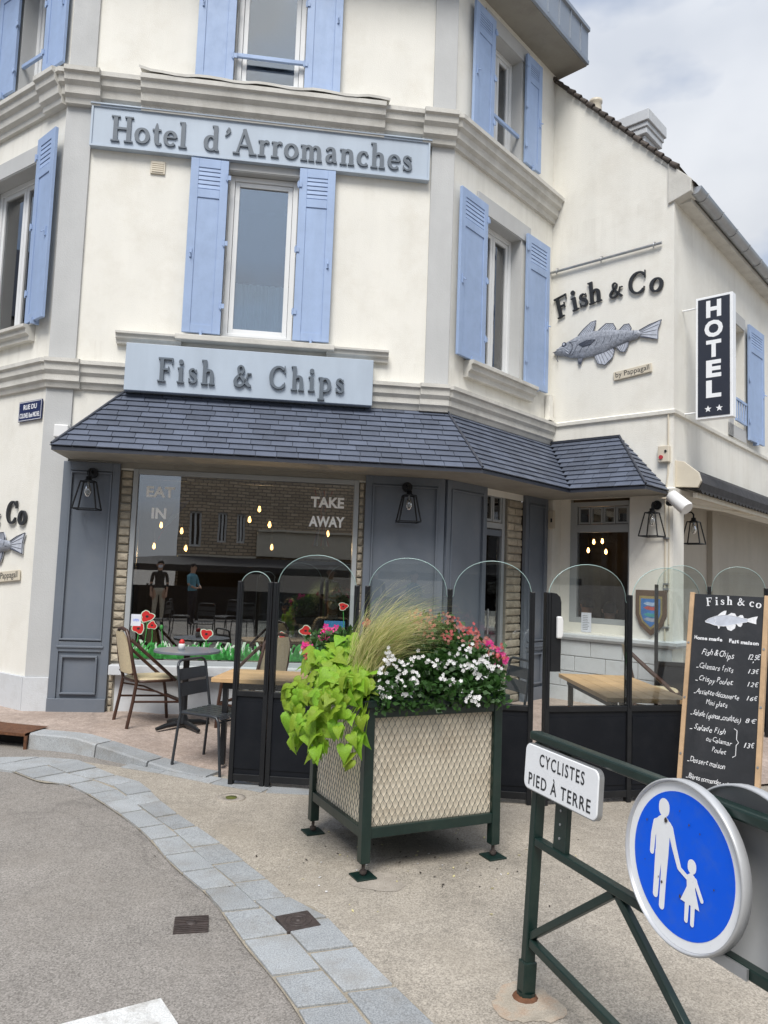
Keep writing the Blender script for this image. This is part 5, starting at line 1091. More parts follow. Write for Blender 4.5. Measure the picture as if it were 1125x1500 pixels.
def wicker_chair():
    t = thing('wicker_chair', 'x', 'chair'); c = M['cane']; r = .0165
    for s in (-1, 1):
        b = MB(); b.tube([(-.27, s*.20, 0), (-.225, s*.20, .25), (-.20, s*.20, .43), (-.25, s*.20, .62), (-.29, s*.17, .84), (-.295, s*.11, .90)], r, 8); b.build('leg', c, t)
        b = MB(); b.tube([(.26, s*.20, 0), (.235, s*.205, .25), (.20, s*.21, .43)], r, 8); b.build('leg', c, t)
        b = MB(); b.tube([(.17, s*.215, .43), (.02, s*.225, .56), (-.14, s*.22, .70), (-.27, s*.19, .82)], .016, 8); b.build('arm_stay', c, t)
        b = MB(); b.tube([(-.225, s*.20, .25), (.235, s*.205, .22)], .011, 6); b.tube([(.235, s*.205, .22), (.0, s*.18, .33), (-.2, s*.2, .37)], .009, 6); b.build('stretcher', c, t)
    b = MB(); b.tube([(-.295, -.11, .90), (-.30, 0, .915), (-.295, .11, .90)], r, 8); b.build('back_frame', c, t); b = MB(); b.tube([(-.235, -.19, .5), (-.245, 0, .5), (-.235, .19, .5)], .012, 8); b.build('back_rail', c, t); b = MB(); b.tube([(.235, -.205, .24), (.235, .205, .24)], .011, 6); b.build('stretcher', c, t)
    b = MB(); n = 10; v = []; 
    for j in range(9):
        z = .50+.385*j/8; w_ = .185 if j < 6 else .185-(j-5)**1.7*.012
        for i in range(n+1): y = -w_+2*w_*i/n; v.append((-.225-.075*(z-.5)/.4-.03*(1-(y/.19)**2), y, z))
    f = [(j*(n+1)+i, j*(n+1)+i+1, (j+1)*(n+1)+i+1, (j+1)*(n+1)+i) for j in range(8) for i in range(n)]
    b.add(v, f, True); b.add([(p[0]-.012, p[1], p[2]) for p in v], f, True); b.build('woven_back', M['rattan'], t)
    b = MB(); P = [(.215*math.copysign(abs(math.cos(a))**.6, math.cos(a)), .215*math.copysign(abs(math.sin(a))**.6, math.sin(a))) for a in [2*math.pi*k/28 for k in range(28)]]; b.prism(P, .425, .455, 'z'); b.build('woven_seat', M['rattan'], t, bevel=.01)
    b = MB(); b.tube([(p[0]*1.03, p[1]*1.03, .432) for p in P+[P[0]]], .013, 6); b.build('seat_rim', c, t)
    return t
mc = metal_chair(); mc['group'] = 'black metal terrace chairs'; mc['label'] = 'black metal slatted chair in front of the round table on the kerb'; mc.location = (-1.29, 6.36, .01); mc.rotation_euler = (0, 0, R(10))
mc.rotation_euler = (0, 0, R(-24)); mc.location = (-1.32, 6.30, .01)
dup(mc, (1.02, 6.75, .06), R(200), 'black metal chair behind the glass screens right of the flowers')
dup(mc, (2.98, 7.05, .06), R(165), 'black metal chair behind the right glass screen by the chalkboard')
wc = wicker_chair(); wc['group'] = 'cream wicker terrace chairs'; wc['label'] = 'cream wicker chair with cane frame left of the round table'; wc.location = (-2.20, 7.48, .10); wc.rotation_euler = (0, 0, R(36))
dup(wc, (-1.20, 7.42, .10), R(146), 'cream wicker chair right of the round table behind the glass')
dup(wc, (2.86, 7.95, .09), R(-15), 'cream wicker chair under the shield plaque')
def round_table(loc, label):
    t = thing('bistro_table', label, 'table', loc, 0, 'grey bistro tables'); b = MB(); P = [(.31*math.cos(2*math.pi*k/40), .31*math.sin(2*math.pi*k/40)) for k in range(40)]; b.prism(P, .705, .728, 'z'); b.build('table_top', M['tablegrey'], t, bevel=.004)
    b = MB(); b.lathe([(.09, .705), (.09, .695), (.03, .69), (.03, .12), (.045, .08), (.05, .04)], (0, 0, 0), 14); b.build('pedestal', M['blackmetal'], t)
    for k in range(4):
        a = R(45+90*k); b = MB(); b.tube([(0, 0, .05), (.18*math.cos(a), .18*math.sin(a), .035), (.28*math.cos(a), .28*math.sin(a), .014)], [.03, .024, .016], 8); b.build('foot', M['blackmetal'], t)
    return t
round_table((-1.83, 7.36, .10), 'round grey bistro table between the two wicker chairs at the shop window'); round_table((3.42, 7.55, .09), 'grey bistro table beside the wicker chair under the shield plaque')
t = thing('condiment_pot', 'small white pot with red top on the round grey table', 'pot', (-1.87, 7.30, .829)); b = MB(); b.lathe([(0, 0), (.03, 0), (.032, .05), (.026, .06), (0, .06)], (0, 0, 0), 12); b.build('pot', M['whiteplastic'], t); b = MB(); b.lathe([(.024, .06), (.028, .075), (.012, .10), (0, .10)], (0, 0, 0), 10); b.build('lid', M['poppy'], t)
# ------------------------------------------------------------------ chalkboard
BW, BH = .55, 1.58
t = thing('chalkboard', 'tall black chalkboard menu in a wooden frame with white handwriting at the right edge', 'menu board', (2.16, 5.60, .0), R(90-131))
t.rotation_euler = Euler((R(-10.0), R(.5), R(90-131)), 'XYZ')
b = MB(); b.box(.03, BW-.03, -.008, .008, .06, BH-.01); b.build('board', M['slateboard'], t)
for (x0, x1) in ((0, .032), (BW-.032, BW)): b = MB(); b.box(x0, x1, -.022, .022, .0, BH); b.build('frame_post', M['woodframe'], t, bevel=.003)
b = MB(); b.box(.032, BW-.032, -.018, .018, .03, .065); b.build('frame_rail', M['woodframe'], t, bevel=.003)
for x in (.016, BW-.016):
    b = MB(); b.beam((x, .02, BH-.03), (x, .62, .22), .03, .03); b.build('rear_leg', M['woodframe'], t)
for x, z in ((.016, 1.2), (.016, .8), (BW-.016, 1.2), (BW-.016, .8), (.016, .4), (BW-.016, .4)): b = MB(); b.tube([(x, -.022, z), (x, -.026, z)], .008, 8); b.build('screw', M['steel'], t)
def bw(txt, x, z, h, w, sh=.0, bold=.02, jit=0., rot=0.):
    """hand-lettered words: every letter set slightly off"""
    b = MB(); adv = [.34 if c in ' il,.' else (.9 if c in 'mwMW' else .62) for c in txt]; tot = sum(adv); k = w/tot; s = x
    for c, ad in zip(txt, adv):
        if c != ' ':
            g = text_mb(c, h*1.35, 1, .0005, bold*h, sh, 'CENTER'); a = random.uniform(-jit, jit)+rot; ca, sa = math.cos(a), math.sin(a); kx = random.uniform(.9, 1.1)*(1 if jit else 1)
            xs = [v[0] for v in g.v] or [0]; wd = max(xs)-min(xs); kx *= min(1.25, max(.7, k*ad*.93/max(wd, 1e-4)))
            dz = random.uniform(-jit, jit)*h*.5
            # sit on the baseline: shift so that letters without descender rest on it
            base = 0 if c.isupper() or c.isdigit() or c in 'bdfhklt&' else -h*.16
            if c in 'gjpqy': base = -h*.36
            if c in ',.-': base = -h*.4
            if c in "€": base = h*.1
            g.v = [(s+k*ad/2+(v[0]*kx)*ca-v[1]*sa, -.0086-v[2], z+(s-x)*math.tan(rot)+v[0]*kx*sa+v[1]*ca+base+dz) for v in g.v]
            o = len(b.v); b.v += g.v; b.f += [tuple(i+o for i in f) for f in g.f]; b.m += g.m; b.sm += g.sm
        s += k*ad
    return b
CH = M['chalk']
for ch, u, z, a in (('F', .145, 1.505, 8), ('i', .195, 1.513, 5), ('s', .235, 1.517, 3), ('h', .285, 1.52, 2), ('c', .435, 1.515, -2), ('o', .48, 1.508, -5)):
    g = glyph_mb(ch, .062, .002); g.v = [(v[0]-GL[ch][0]*.031, v[1]-.008, v[2]) for v in g.v]; g.build('letter', CH, t, (u, 0, z-.02), (0, -R(a), 0))
g = glyph_mb('&', .06, .002); g.v = [(v[0], v[1]-.008, v[2]) for v in g.v]; g.build('letter', CH, t, (.335, 0, 1.50))
ft = bpy.data.objects.new('fish_drawing', None)
FB = MB(); X = lambda p: (.12+p[0]*.36, 1.385+(p[1]-.5)*.16); FB.prism([X(p) for p in FO['body']], -.0078, -.0095); o = FB.build('fish_drawing', M['fishpale'], t)
for F_ in FO['fins']: FB = MB(); FB.prism([X(p) for p in F_], -.0077, -.0100); FB.build('fin', CH, o)
FB = MB(); P = [X(p) for p in FO['body']]; FB.tube([(p[0], -.0095, p[1]) for p in P+[P[0]]], .0022, 4); FB.tube([(*[X(p)[0]], -.0105, X(p)[1]) for p in ((.18, .3), (.21, .45), (.18, .6))], .0018, 4); FB.build('outline', CH, o)
bw('Home made', .05, 1.245, .026, .20, bold=.05).build('lettering', CH, t); bw('Fait maison', .295, 1.24, .026, .20, bold=.05).build('lettering', CH, t)
lines = [('Fish & Chips', .09, 1.145, .052, .26, '12,5€'), ('- Calamars frits', .05, 1.045, .044, .30, '13€'), ('- Crispy Poulet', .05, .955, .044, .30, '12€'), ('- Assiette découverte', .045, .86, .042, .36, '16€'), ('Mini plats', .15, .79, .040, .17, None),
         ('- Salade (quinoa-crudités)', .03, .705, .042, .40, '8€'), ('- Salade Fish', .03, .605, .044, .29, None), ('ou Calamar', .17, .535, .038, .20, None), ('Poulet', .22, .465, .038, .11, None), ('- Dessert maison', .03, .375, .042, .30, None), ('- Bières normandes artisanales', .03, .26, .040, .45, None), ('- Cidre local', .06, .16, .040, .30, None)]
for (s_, x, z, h, w, pr) in [(a, .03+b_*.88, c, d, e*.92, f) for a, b_, c, d, e, f in lines]:
    bw(s_, x, z, h*.92, w*.95, .28, .0, .12, -.03).build('handwriting', CH, t)
    if pr: bw(pr, .425, z-.01, h*.78, .08, .28, .0, .08).build('handwriting', CH, t)
bw('13€', .425, .53, .036, .075, .28, .006, .08).build('handwriting', CH, t)
b = MB(); b.tube([(.365, -.009, .63), (.385, -.009, .62), (.385, -.009, .56), (.40, -.009, .54), (.385, -.009, .52), (.385, -.009, .45), (.365, -.009, .435)], .0028, 5); b.build('bracket_mark', CH, t)

# ------------------------------------------------------------------ planter
PW, PD, PH = .88, .80, .93
pl = thing('planter_box', 'square dark green steel planter with cream panels behind expanded metal mesh', 'planter', (-.055, 4.145, .004), R(90-64))
s_ = .055
for (x, y) in ((0, 0), (PW, 0), (0, PD), (PW, PD)):
    sx = 1 if x == 0 else -1; sy = 1 if y == 0 else -1; b = MB(); b.box(min(x, x+sx*s_), max(x, x+sx*s_), min(y, y+sy*s_), max(y, y+sy*s_), .075, PH-.04); leg = b.build('leg', M['green'], pl, bevel=.004)
    cx_, cy_ = x+sx*s_/2, y+sy*s_/2
    b = MB(); b.tube([(cx_, cy_, .01), (cx_, cy_, .08)], .010, 8); b.tube([(cx_, cy_, .02), (cx_, cy_, .036)], .02, 6); b.build('bolt', M['castiron'], leg)
    b = MB(); b.box(cx_-.058, cx_+.058, cy_-.058, cy_+.058, 0, .010); b.build('foot_plate', M['green'], leg, bevel=.002)
for (x0, x1, y0, y1) in ((s_, PW-s_, .004, .05), (s_, PW-s_, PD-.05, PD-.004), (.004, .05, s_, PD-s_), (PW-.05, PW-.004, s_, PD-s_)):
    for (z0, z1) in ((.20, .255), (PH-.10, PH-.042)): b = MB(); b.box(x0, x1, y0, y1, z0, z1); b.build('rail', M['green'], pl, bevel=.003)
b = MB()
for (x0, x1, y0, y1) in ((-.03, PW+.03, -.03, .06), (-.03, PW+.03, PD-.06, PD+.03), (-.03, .06, .06, PD-.06), (PW-.06, PW+.03, .06, PD-.06)): b.box(x0, x1, y0, y1, PH-.04, PH)
b.build('rim', M['green'], pl, bevel=.004)
for (x0, x1, y0, y1) in ((s_, PW-s_, .030, .038), (s_, PW-s_, PD-.038, PD-.03), (.030, .038, s_, PD-s_), (PW-.038, PW-.03, s_, PD-s_)): b = MB(); b.box(x0, x1, y0, y1, .25, PH-.095); b.build('side_panel', M['canvas'], pl)
b = MB(); b.box(.04, PW-.04, .04, PD-.04, .22, .24); b.build('bottom_tray', M['green'], pl)
def mesh_grille(W_, z0, z1, T, th=.0042, dp=.004):
    b = MB(); cwd, chh = .036, .070; nx = int(W_/cwd); cwd = W_/nx; nz = int((z1-z0)/chh*2)
    for i in range(nx+1):
        for s in (1, -1):
            pts = []
            for j in range(nz+1):
                z = z0+(z1-z0)*j/nz; ph = (j+ (0 if s == 1 else 1)) % 2; x = cwd*i+s*cwd*.5*(1 if (j % 2) else 0)
                pts.append((min(max(x, 0), W_), z))
            if s == -1 and i == 0 or s == 1 and i == nx: continue
            # rounded hexagonal cells: short straight neck at each meeting
            q = []
            for (p, r_) in zip(pts, pts[1:]):
                dx, dz = r_[0]-p[0], r_[1]-p[1]; q += [(p[0], p[1]), (p[0]+dx*.10, p[1]+dz*.22), (p[0]+dx*.90, p[1]+dz*.78)]
            q.append(pts[-1])
            v = []
            for (x, z) in q: v += [T @ Vector((x-th/2, -dp, z)), T @ Vector((x+th/2, 0, z)), T @ Vector((x+th/2-.001, dp, z))]
            n = len(q); b.add(v, [f for k in range(n-1) for f in ((3*k, 3*k+1, 3*k+4, 3*k+3), (3*k+1, 3*k+2, 3*k+5, 3*k+4))])
    return b
for (W_, T) in ((PW-2*s_, Matrix.Translation((s_, .018, 0))), (PW-2*s_, Matrix.Translation((s_, PD-.018, 0))), (PD-2*s_, Matrix.Translation((.018, PD-s_, 0)) @ Matrix.Rotation(R(-90), 4, 'Z')), (PD-2*s_, Matrix.Translation((PW-.018, s_, 0)) @ Matrix.Rotation(R(90), 4, 'Z'))):
    o = mesh_grille(W_, .255, PH-.10, T, *((.0042, .004) if abs(T[0][0]) > .5 else (.0036, .0008))).build('expanded_mesh', M['green'], pl)
t = tag(MB().box(.06, PW-.06, .06, PD-.06, .80, PH-.045).build('soil', M['soil'], None, pl.location, pl.rotation_euler), None, None, None, 'stuff')
PT = Matrix.Translation(pl.location) @ Matrix.Rotation(pl.rotation_euler.z, 4, 'Z')
def P3(x, y, z): return PT @ Vector((x, y, z))
# --- lime sweet potato vine: heart shaped leaves, each one a part
def heart(s, curl, fold):
    P = [(0, 0), (-.10, -.16), (-.30, -.22), (-.47, -.10), (-.52, .10), (-.42, .38), (-.22, .68), (0, 1.0)]
    ctr = [(0, y) for y in (0, .0, .05, .15, .28, .48, .72, 1.0)]
    v = []; f = []
    def lift(x, y): return -curl*(y**2)+fold*abs(x)+.04*math.sin(y*9)*abs(x)*2
    for (x, y), (a, c) in zip(P, ctr): v += [(x*s, y*s, lift(x, y)*s), (x*.5*s, (y*.6+c*.4)*s, (lift(x*.5, y)+.03)*s), (a*s, c*s, lift(a, c)*s), (-x*.5*s, (y*.6+c*.4)*s, (lift(x*.5, y)+.03)*s), (-x*s, y*s, lift(x, y)*s)]
    for k in range(len(P)-1):
        for j in range(4): f.append((k*5+j, k*5+j+1, (k+1)*5+j+1, (k+1)*5+j))
    b = MB(); b.add(v, f, True); return b
hearts = []
for k in range(4):
    me = heart(1, .35+.12*k, .22-.05*k).mesh('leaf'); me.materials.append(M['lime']); hearts.append(me)
vine = thing('sweet_potato_vine', 'lime green vine with heart shaped leaves spilling over the left corner of the planter', 'plant', P3(.10, .30, .88))
vinv = Matrix.Translation(vine.location).inverted()
rs = random.Random(5)
cams = Vector((0, 0, 1.6))
n_leaf = 0
def put_leaf(p, nrm, tipdir, s):
    z = nrm.normalized(); y = (tipdir-z*tipdir.dot(z)).normalized(); x = y.cross(z)
    m = Matrix(((x.x, y.x, z.x, p.x), (x.y, y.y, z.y, p.y), (x.z, y.z, z.z, p.z), (0, 0, 0, 1)))
    o = bpy.data.objects.new('leaf', rs.choice(hearts)); COL.objects.link(o); o.parent = vine; o.matrix_local = vinv @ m @ Matrix.Scale(s, 4)
stems = MB()
for i in range(296):
    # mound over the left corner, cascading down the left side
    v = rs.random(); u = rs.uniform(-1, 1)
    if v < .5:   # top mound
        y = rs.uniform(.0, .66); x = rs.uniform(-.22, .03)+y*.16; z = 1.00+.20*math.exp(-((x-.03)**2+(y-.40)**2)/.05)+rs.uniform(-.05, .05); nrm = Vector((-.25+rs.uniform(-.5, .5), -.5+rs.uniform(-.5, .4), 1)); tip = Vector((rs.uniform(-1, .4), rs.uniform(-1, .2), -.45))
    else:
        q = rs.random(); zz = 1.08-q*.44; y = rs.uniform(-.02, .52)*(1-.18*q)+.03; outw = .10+.17*math.sin(min(1, q*1.5)*math.pi*.62)+rs.uniform(-.03, .05); x = -outw+.03; z = zz+rs.uniform(-.03, .03)
        if rs.random() < .22: y = -.04-rs.random()*.04; x = rs.uniform(-.20, -.02)
        nrm = Vector((-1+rs.uniform(-.7, .6), -.55+rs.uniform(-.8, .8), .55+rs.uniform(-.6, .8))); tip = Vector((rs.uniform(-.8, .3), rs.uniform(-1.0, .9), -.8+rs.uniform(-.4, .7)))
    p = P3(x, y, z); R3 = PT.to_3x3(); put_leaf(p, R3 @ nrm, R3 @ tip, rs.uniform(.05, .10))
    if i % 3 == 0: c = P3(.06, max(.05, y), .93); stems.tube([c-vine.location, (c.lerp(p, .5)+Vector((0, 0, .05)))-vine.location, p-vine.location], .003, 4)
stems.build('stem', M['lime'], vine)
# --- fine leaved greenery with flowers
def foliage(name, label, cat, centre, n, region, leafsize, mats_, flowers, seed):
    r_ = random.Random(seed); t = thing(name, label, cat, centre); inv = -Vector(centre)
    b = MB()
    for i in range(n):
        p, nr = region(r_); p = P3(*p)+inv; s = leafsize*r_.uniform(.6, 1.3); d = Vector((r_.gauss(0, 1), r_.gauss(0, 1), r_.gauss(.2, .7))).normalized(); w = d.cross(Vector((r_.gauss(0, 1), r_.gauss(0, 1), r_.gauss(0, 1)))).normalized()
        b.add([p, p+d*s*.4+w*s*.38, p+d*s, p+d*s*.4-w*s*.38], [(0, 1, 2, 3)])
    b.build('foliage', M['leafgreen'], t)['kind'] = 'stuff'
    sb = MB()
    for i in range(60):
        p, nr = region(r_); p = P3(*p)+inv; sb.tube([Vector((p.x*.4, p.y*.4, -.02)), p*.8, p], .002, 4, False)
    sb.build('stem', M['leafgreen'], t)['kind'] = 'stuff'
    for (nm, mt, clusters, per, spread, ps) in flowers:
        for c in clusters:
            c3 = P3(*c)+inv; fb = MB()
            for k in range(per):
                q = c3+Vector((r_.gauss(0, spread), r_.gauss(0, spread), r_.gauss(0, spread*.8)))
                nrm = Vector((r_.gauss(0, .6), -1+r_.gauss(0, .5), r_.gauss(.5, .5))).normalized(); a1 = nrm.orthogonal().normalized(); a2 = nrm.cross(a1)
                a0 = r_.uniform(0, 6)
                for j in range(5):
                    a = a0+j*2*math.pi/5; d = a1*math.cos(a)+a2*math.sin(a); e = a1*math.cos(a+1.2)+a2*math.sin(a+1.2); e2 = a1*math.cos(a-1.2)+a2*math.sin(a-1.2)
                    fb.add([q, q+(d*.6+e*.45)*ps+nrm*ps*.1, q+d*ps*1.1+nrm*ps*.25, q+(d*.6+e2*.45)*ps+nrm*ps*.1], [(0, 1, 2, 3)])
            fb.build(nm, mt, t)['kind'] = 'stuff'
    return t
def reg_front(r_):
    x = r_.uniform(.03, .86); y = r_.uniform(-.09, .35); hump = .17*math.sin(min(1, max(0, (x-.0)/.9))*math.pi); z = .93+r_.random()**.8*(.06+hump)*(1-.3*max(0, -y)*5)
    if y < -.02: z = .93+r_.uniform(-.06, .10)
    return (x, y, z), None
whites = [(.07, -.05, 1.08), (.10, -.04, 1.14), (.05, -.04, 1.01), (.09, -.06, .96), (.13, .02, 1.16), (.20, -.05, 1.12), (.25, -.04, 1.06), (.16, -.03, 1.10), (.22, -.06, .97), (.27, -.05, 1.02), (.13, -.04, .98), (.36, -.05, 1.13), (.30, .0, 1.15), (.42, -.06, 1.05), (.50, -.07, 1.03), (.58, -.04, 1.09), (.47, .0, 1.12), (.62, -.05, 1.12), (.66, .0, 1.08), (.70, -.03, 1.04), (.57, -.10, .95), (.62, -.10, .92), (.74, .02, 1.12), (.60, .05, 1.15), (.80, .06, 1.10), (.84, .10, 1.15), (.17, -.02, 1.03), (.68, .06, 1.18), (.88, .1, 1.08)]
foliage('white_geranium', 'white flowering trailing plant along the front edge of the planter', 'plant', P3(.45, .10, .90), 4200, reg_front, .036, None, [('flower_cluster', M['petalwhite'], whites, 7, .019, .0115)], 3)
def reg_right(r_):
    x = r_.uniform(.38, 1.0); y = r_.uniform(.12, .78); z = .93+r_.random()**.7*(.12+.29*math.exp(-((x-.62)**2+(y-.40)**2)/.11))
    if r_.random() < .08: z += r_.uniform(0, .10)
    return (x, y, z), None
rr = random.Random(9)
reds = [(rr.uniform(.46, 1.0), rr.uniform(.12, .55), 0) for _ in range(58)]; reds = [(x, y, 1.08+.27*math.exp(-((x-.62)**2+(y-.40)**2)/.10)+rr.uniform(-.01, .06)) for x, y, _ in reds]
pinks = [(.99, .20, 1.12), (1.0, .24, 1.06), (.98, .20, 1.17), (1.0, .16, 1.10), (.97, .30, 1.19), (.75, .5, 1.24)]
foliage('coral_fuchsia', 'coral red and magenta flowering bush at the right rear of the planter', 'plant', P3(.62, .45, .90), 4200, reg_right, .042, None, [('flower_cluster', M['petalred'], reds[::3], 5, .018, .011), ('flower_cluster', M['petaldusk'], reds[1::3]+reds[2::6], 6, .019, .010), ('flower_cluster', M['petalpink'], pinks, 6, .018, .016)], 4)
foliage('magenta_petunia', 'magenta flowers behind the lime vine in front of the shop window', 'plant', P3(.08, .62, .90), 700, lambda r_: ((r_.uniform(-.08, .22), r_.uniform(.5, .78), r_.uniform(.95, 1.24)), None), .04, None, [('flower_cluster', M['petalpink'], [(.05, .70, 1.22), (.0, .66, 1.20), (.09, .72, 1.23), (-.12, .62, 1.14)], 5, .02, .022), ('flower_cluster', M['petalred'], [(-.12, .60, 1.13), (.30, .70, 1.29)], 7, .02, .02)], 6)
# --- feather grass leaning to the right
fg = thing('feather_grass', 'straw coloured feather grass plume arching up out of the planter', 'plant', P3(.08, .22, 1.0)); gb1, gb2 = MB(), MB(); rg_ = random.Random(8)
for i in range(1700):
    a = rg_.uniform(0, 2*math.pi); base = Vector((rg_.gauss(0, .045), rg_.gauss(0, .045), 0)); ln = rg_.uniform(.28, .72); lean = Vector((.26+rg_.gauss(0, .17), rg_.gauss(.0, .17), 1)).normalized(); bend = Vector((1.45+rg_.gauss(0, .35), rg_.gauss(.1, .45), -.75)); P = []; p = base; d = lean
    n = 8; hh = ln/n; drp = rg_.random() < .35
    for k in range(n+1):
        P.append(p.copy()); p = p+d*hh; d = (d+bend*((.03+.040*k)*(1.45 if drp else .85))+Vector((rg_.gauss(0, .05), rg_.gauss(0, .05), rg_.gauss(0, .04)))).normalized()
    w = rg_.uniform(.0008, .0019); B_ = gb1 if rg_.random() < .68 else gb2; side = lean.cross(Vector((rg_.gauss(0, 1), rg_.gauss(0, 1), .1))).normalized(); v = []
    for k, q in enumerate(P): ww = w*(1-k/(n+1)); v += [q-side*ww, q+side*ww]
    B_.add(v, [(2*k, 2*k+1, 2*k+3, 2*k+2) for k in range(n)])
gb1.build('straw_blades', M['grassblade'], fg)['kind'] = 'stuff'; gb2.build('green_blades', M['grassgreen'], fg)['kind'] = 'stuff'
fg.rotation_euler = (0, 0, 0)

lt = thing('fallen_petals', 'scattered fallen petals and leaf crumbs', 'litter', (.3, 4.4, .006)); lt['kind'] = 'stuff'; rl = random.Random(21); lb = [MB(), MB(), MB()]
for i in range(170):
    x, y = rl.gauss(.25, .55), rl.gauss(4.45, .42); s = rl.uniform(.004, .011); a = rl.uniform(0, 6); k = rl.choice((0, 1, 1, 2)); c = Vector((x-.3, y-4.4, .002+rl.uniform(0, .004)))
    d1 = Vector((math.cos(a), math.sin(a), rl.uniform(-.1, .4)))*s; d2 = Vector((-math.sin(a), math.cos(a), rl.uniform(-.1, .4)))*s*.6; lb[k].add([c-d1, c+d2, c+d1, c-d2], [(0, 1, 2, 3)])
for b_, m_ in zip(lb, ('petalwhite', 'soil', 'grassblade')): b_.build('petals', M[m_], lt)['kind'] = 'stuff'
# ------------------------------------------------------------------ barrier with road signs
BA = 159; BWl = Wall((.658-.06, 3.132-.03), BA)
def bar_thing(name, label, cat): 
    t = thing(name, label, cat, BWl.pt(0, .0, 0)); t.rotation_euler = Euler((R(-3.2), 0, BWl.rz), 'XYZ'); return t
bt = bar_thing('street_barrier', 'dark green steel pedestrian barrier with rusty foot at the lower right', 'barrier')
g_ = M['green']
def part(nm, b, m=g_, bev=.004): return b.build(nm, m, bt, bevel=bev)
b = MB(); b.box(-.02, 1.30, -.026, .026, .965, 1.0); part('top_rail', b, bev=.008)
for x in (.035, 1.20): b = MB(); b.box(x-.018, x+.018, -.022, .022, .10, .964); part('post', b); b = MB(); b.box(x-.024, x+.024, -.028, .028, -.02, .14); b.lathe([(.034, -.02), (.034, .03)], (x, 0, 0), 10); part('post_sleeve', b)
b = MB(); b.box(.054, 1.181, -.02, .02, .575, .605); part('middle_rail', b)
b = MB(); b.beam((.054, 0, .215), (1.181, 0, .12), .032, .032); part('lower_rail', b)
b = MB(); b.beam((.05, 0, .235), (.52, 0, .575), .028, .028); part('brace', b); b = MB(); b.beam((.54, 0, .575), (1.12, 0, .14), .028, .028); part('brace', b)
b = MB(); b.box(.165, .245, -.010, .010, .60, .966); part('sign_plate', b, bev=.002)
b = MB(); 
for z in (.65, .70, .75, .8): b.tube([(.205, -.010, z), (.205, -.013, z)], .005, 8)
part('bolt', b, M['steel'], 0)
b = MB(); b.prism([(.0-.03, 0), (.10, 0), (.09, .03), (.03, .045), (-.02, .03)], -.034, .034) if 0 else b.lathe([(.055, -.0), (.045, .012), (.03, .018)], (.035, 0, 0), 12); part('rusty_collar', b, M['rust'], 0)
def round_rect(x0, x1, z0, z1, r, n=6):
    P = []
    for (cx_, cz, a0) in ((x1-r, z1-r, 0), (x0+r, z1-r, 90), (x0+r, z0+r, 180), (x1-r, z0+r, 270)):
        for k in range(n+1): a = R(a0+90*k/n); P.append((cx_+r*math.cos(a), cz+r*math.sin(a)))
    return P
t = bar_thing('road_sign', 'white rounded sign reading CYCLISTES PIED À TERRE on the barrier', 'road sign')
b = MB(); b.prism(round_rect(.0, .465, .787, .957, .028), -.050, -.030); b.build('panel', M['signwhite'], t, bevel=.003)
b = MB(); b.prism(round_rect(-.003, .468, .784, .960, .03), -.046, -.028); b.build('panel_edge', M['steel'], t)
b = MB(); b.box(.17, .24, -.028, -.012, .84, .90); b.build('clamp', M['steel'], t)
wall_text('lettering', 'CYCLISTES', M['black'], t, .245, .912, -.0505, .046, .0006, .008, 1.25, width=.285); wall_text('lettering', 'PIED À TERRE', M['black'], t, .232, .834, -.0505, .057, .0006, .008, 1.2, width=.395)
def disc(t, cx_, cz, y, r, face=True):
    P = lambda k: [(cx_+k*r*math.cos(2*math.pi*i/64), cz+k*r*math.sin(2*math.pi*i/64)) for i in range(64)]
    b = MB(); T = Matrix.Translation((cx_, y, cz)) @ Matrix.Rotation(R(90), 4, 'X'); b.lathe([(0, -.012), (r*.97, -.012), (r, -.008), (r, .02), (r*.975, .026), (r*.965, .020), (r*.96, .010), (0, .010)], (0, 0, 0), 64, T); b.build('shell', M['rim'], t)
    if face:
        s = 1; b = MB(); b.prism(P(.958), y-.010, y-.0125); b.build('white_face', M['signwhite'], t); b = MB(); b.prism(P(.845), y-.0125, y-.0135); b.build('blue_field', M['signblue2'], t)
t = bar_thing('road_sign', 'round blue sign with white adult and child holding hands on the barrier', 'road sign'); DR = .236; DX, DZ, DY = .872, .795, -.045
disc(t, DX, DZ, DY, DR)
lay = [0]
def cap_(b, pts, y, fx=lambda p: (DX+p[0]*DR, DZ+p[1]*DR)):
    """pts: (x,z,w) chain drawn as a rounded bar"""
    lay[0] += 1; y = y-lay[0]*.00016; P = [(fx(p), p[2]*DR/2) for p in pts]
    for (p, w), (q, w2) in zip(P, P[1:]):
        dx, dz = q[0]-p[0], q[1]-p[1]; l_ = math.hypot(dx, dz); nx, nz = -dz/l_, dx/l_; b.add([(p[0]+nx*w, y, p[1]+nz*w), (p[0]-nx*w, y, p[1]-nz*w), (q[0]-nx*w2, y, q[1]-nz*w2), (q[0]+nx*w2, y, q[1]+nz*w2)], [(0, 1, 2, 3)])
    for iq, (p, w) in enumerate(P):
        y -= .00003; b.add([(p[0]+w*math.cos(2*math.pi*k/16), y, p[1]+w*math.sin(2*math.pi*k/16)) for k in range(16)], [tuple(range(16))])
    return b
y0 = DY-.0137; b = MB()
cap_(b, [(-.33, .60, .19), (-.33, .56, .19)], y0); cap_(b, [(-.33, .50, .09), (-.33, .40, .09)], y0)
cap_(b, [(-.40, .36, .16), (-.25, .36, .16)], y0); cap_(b, [(-.33, .36, .25), (-.33, .02, .23)], y0)
cap_(b, [(-.46, .36, .10), (-.50, .20, .085), (-.51, -.01, .075)], y0); cap_(b, [(-.20, .36, .10), (-.12, .16, .085), (-.02, -.05, .07)], y0)
cap_(b, [(-.385, .02, .125), (-.40, -.25, .10), (-.41, -.50, .09)], y0); cap_(b, [(-.275, .02, .125), (-.28, -.25, .10), (-.29, -.60, .095)], y0)
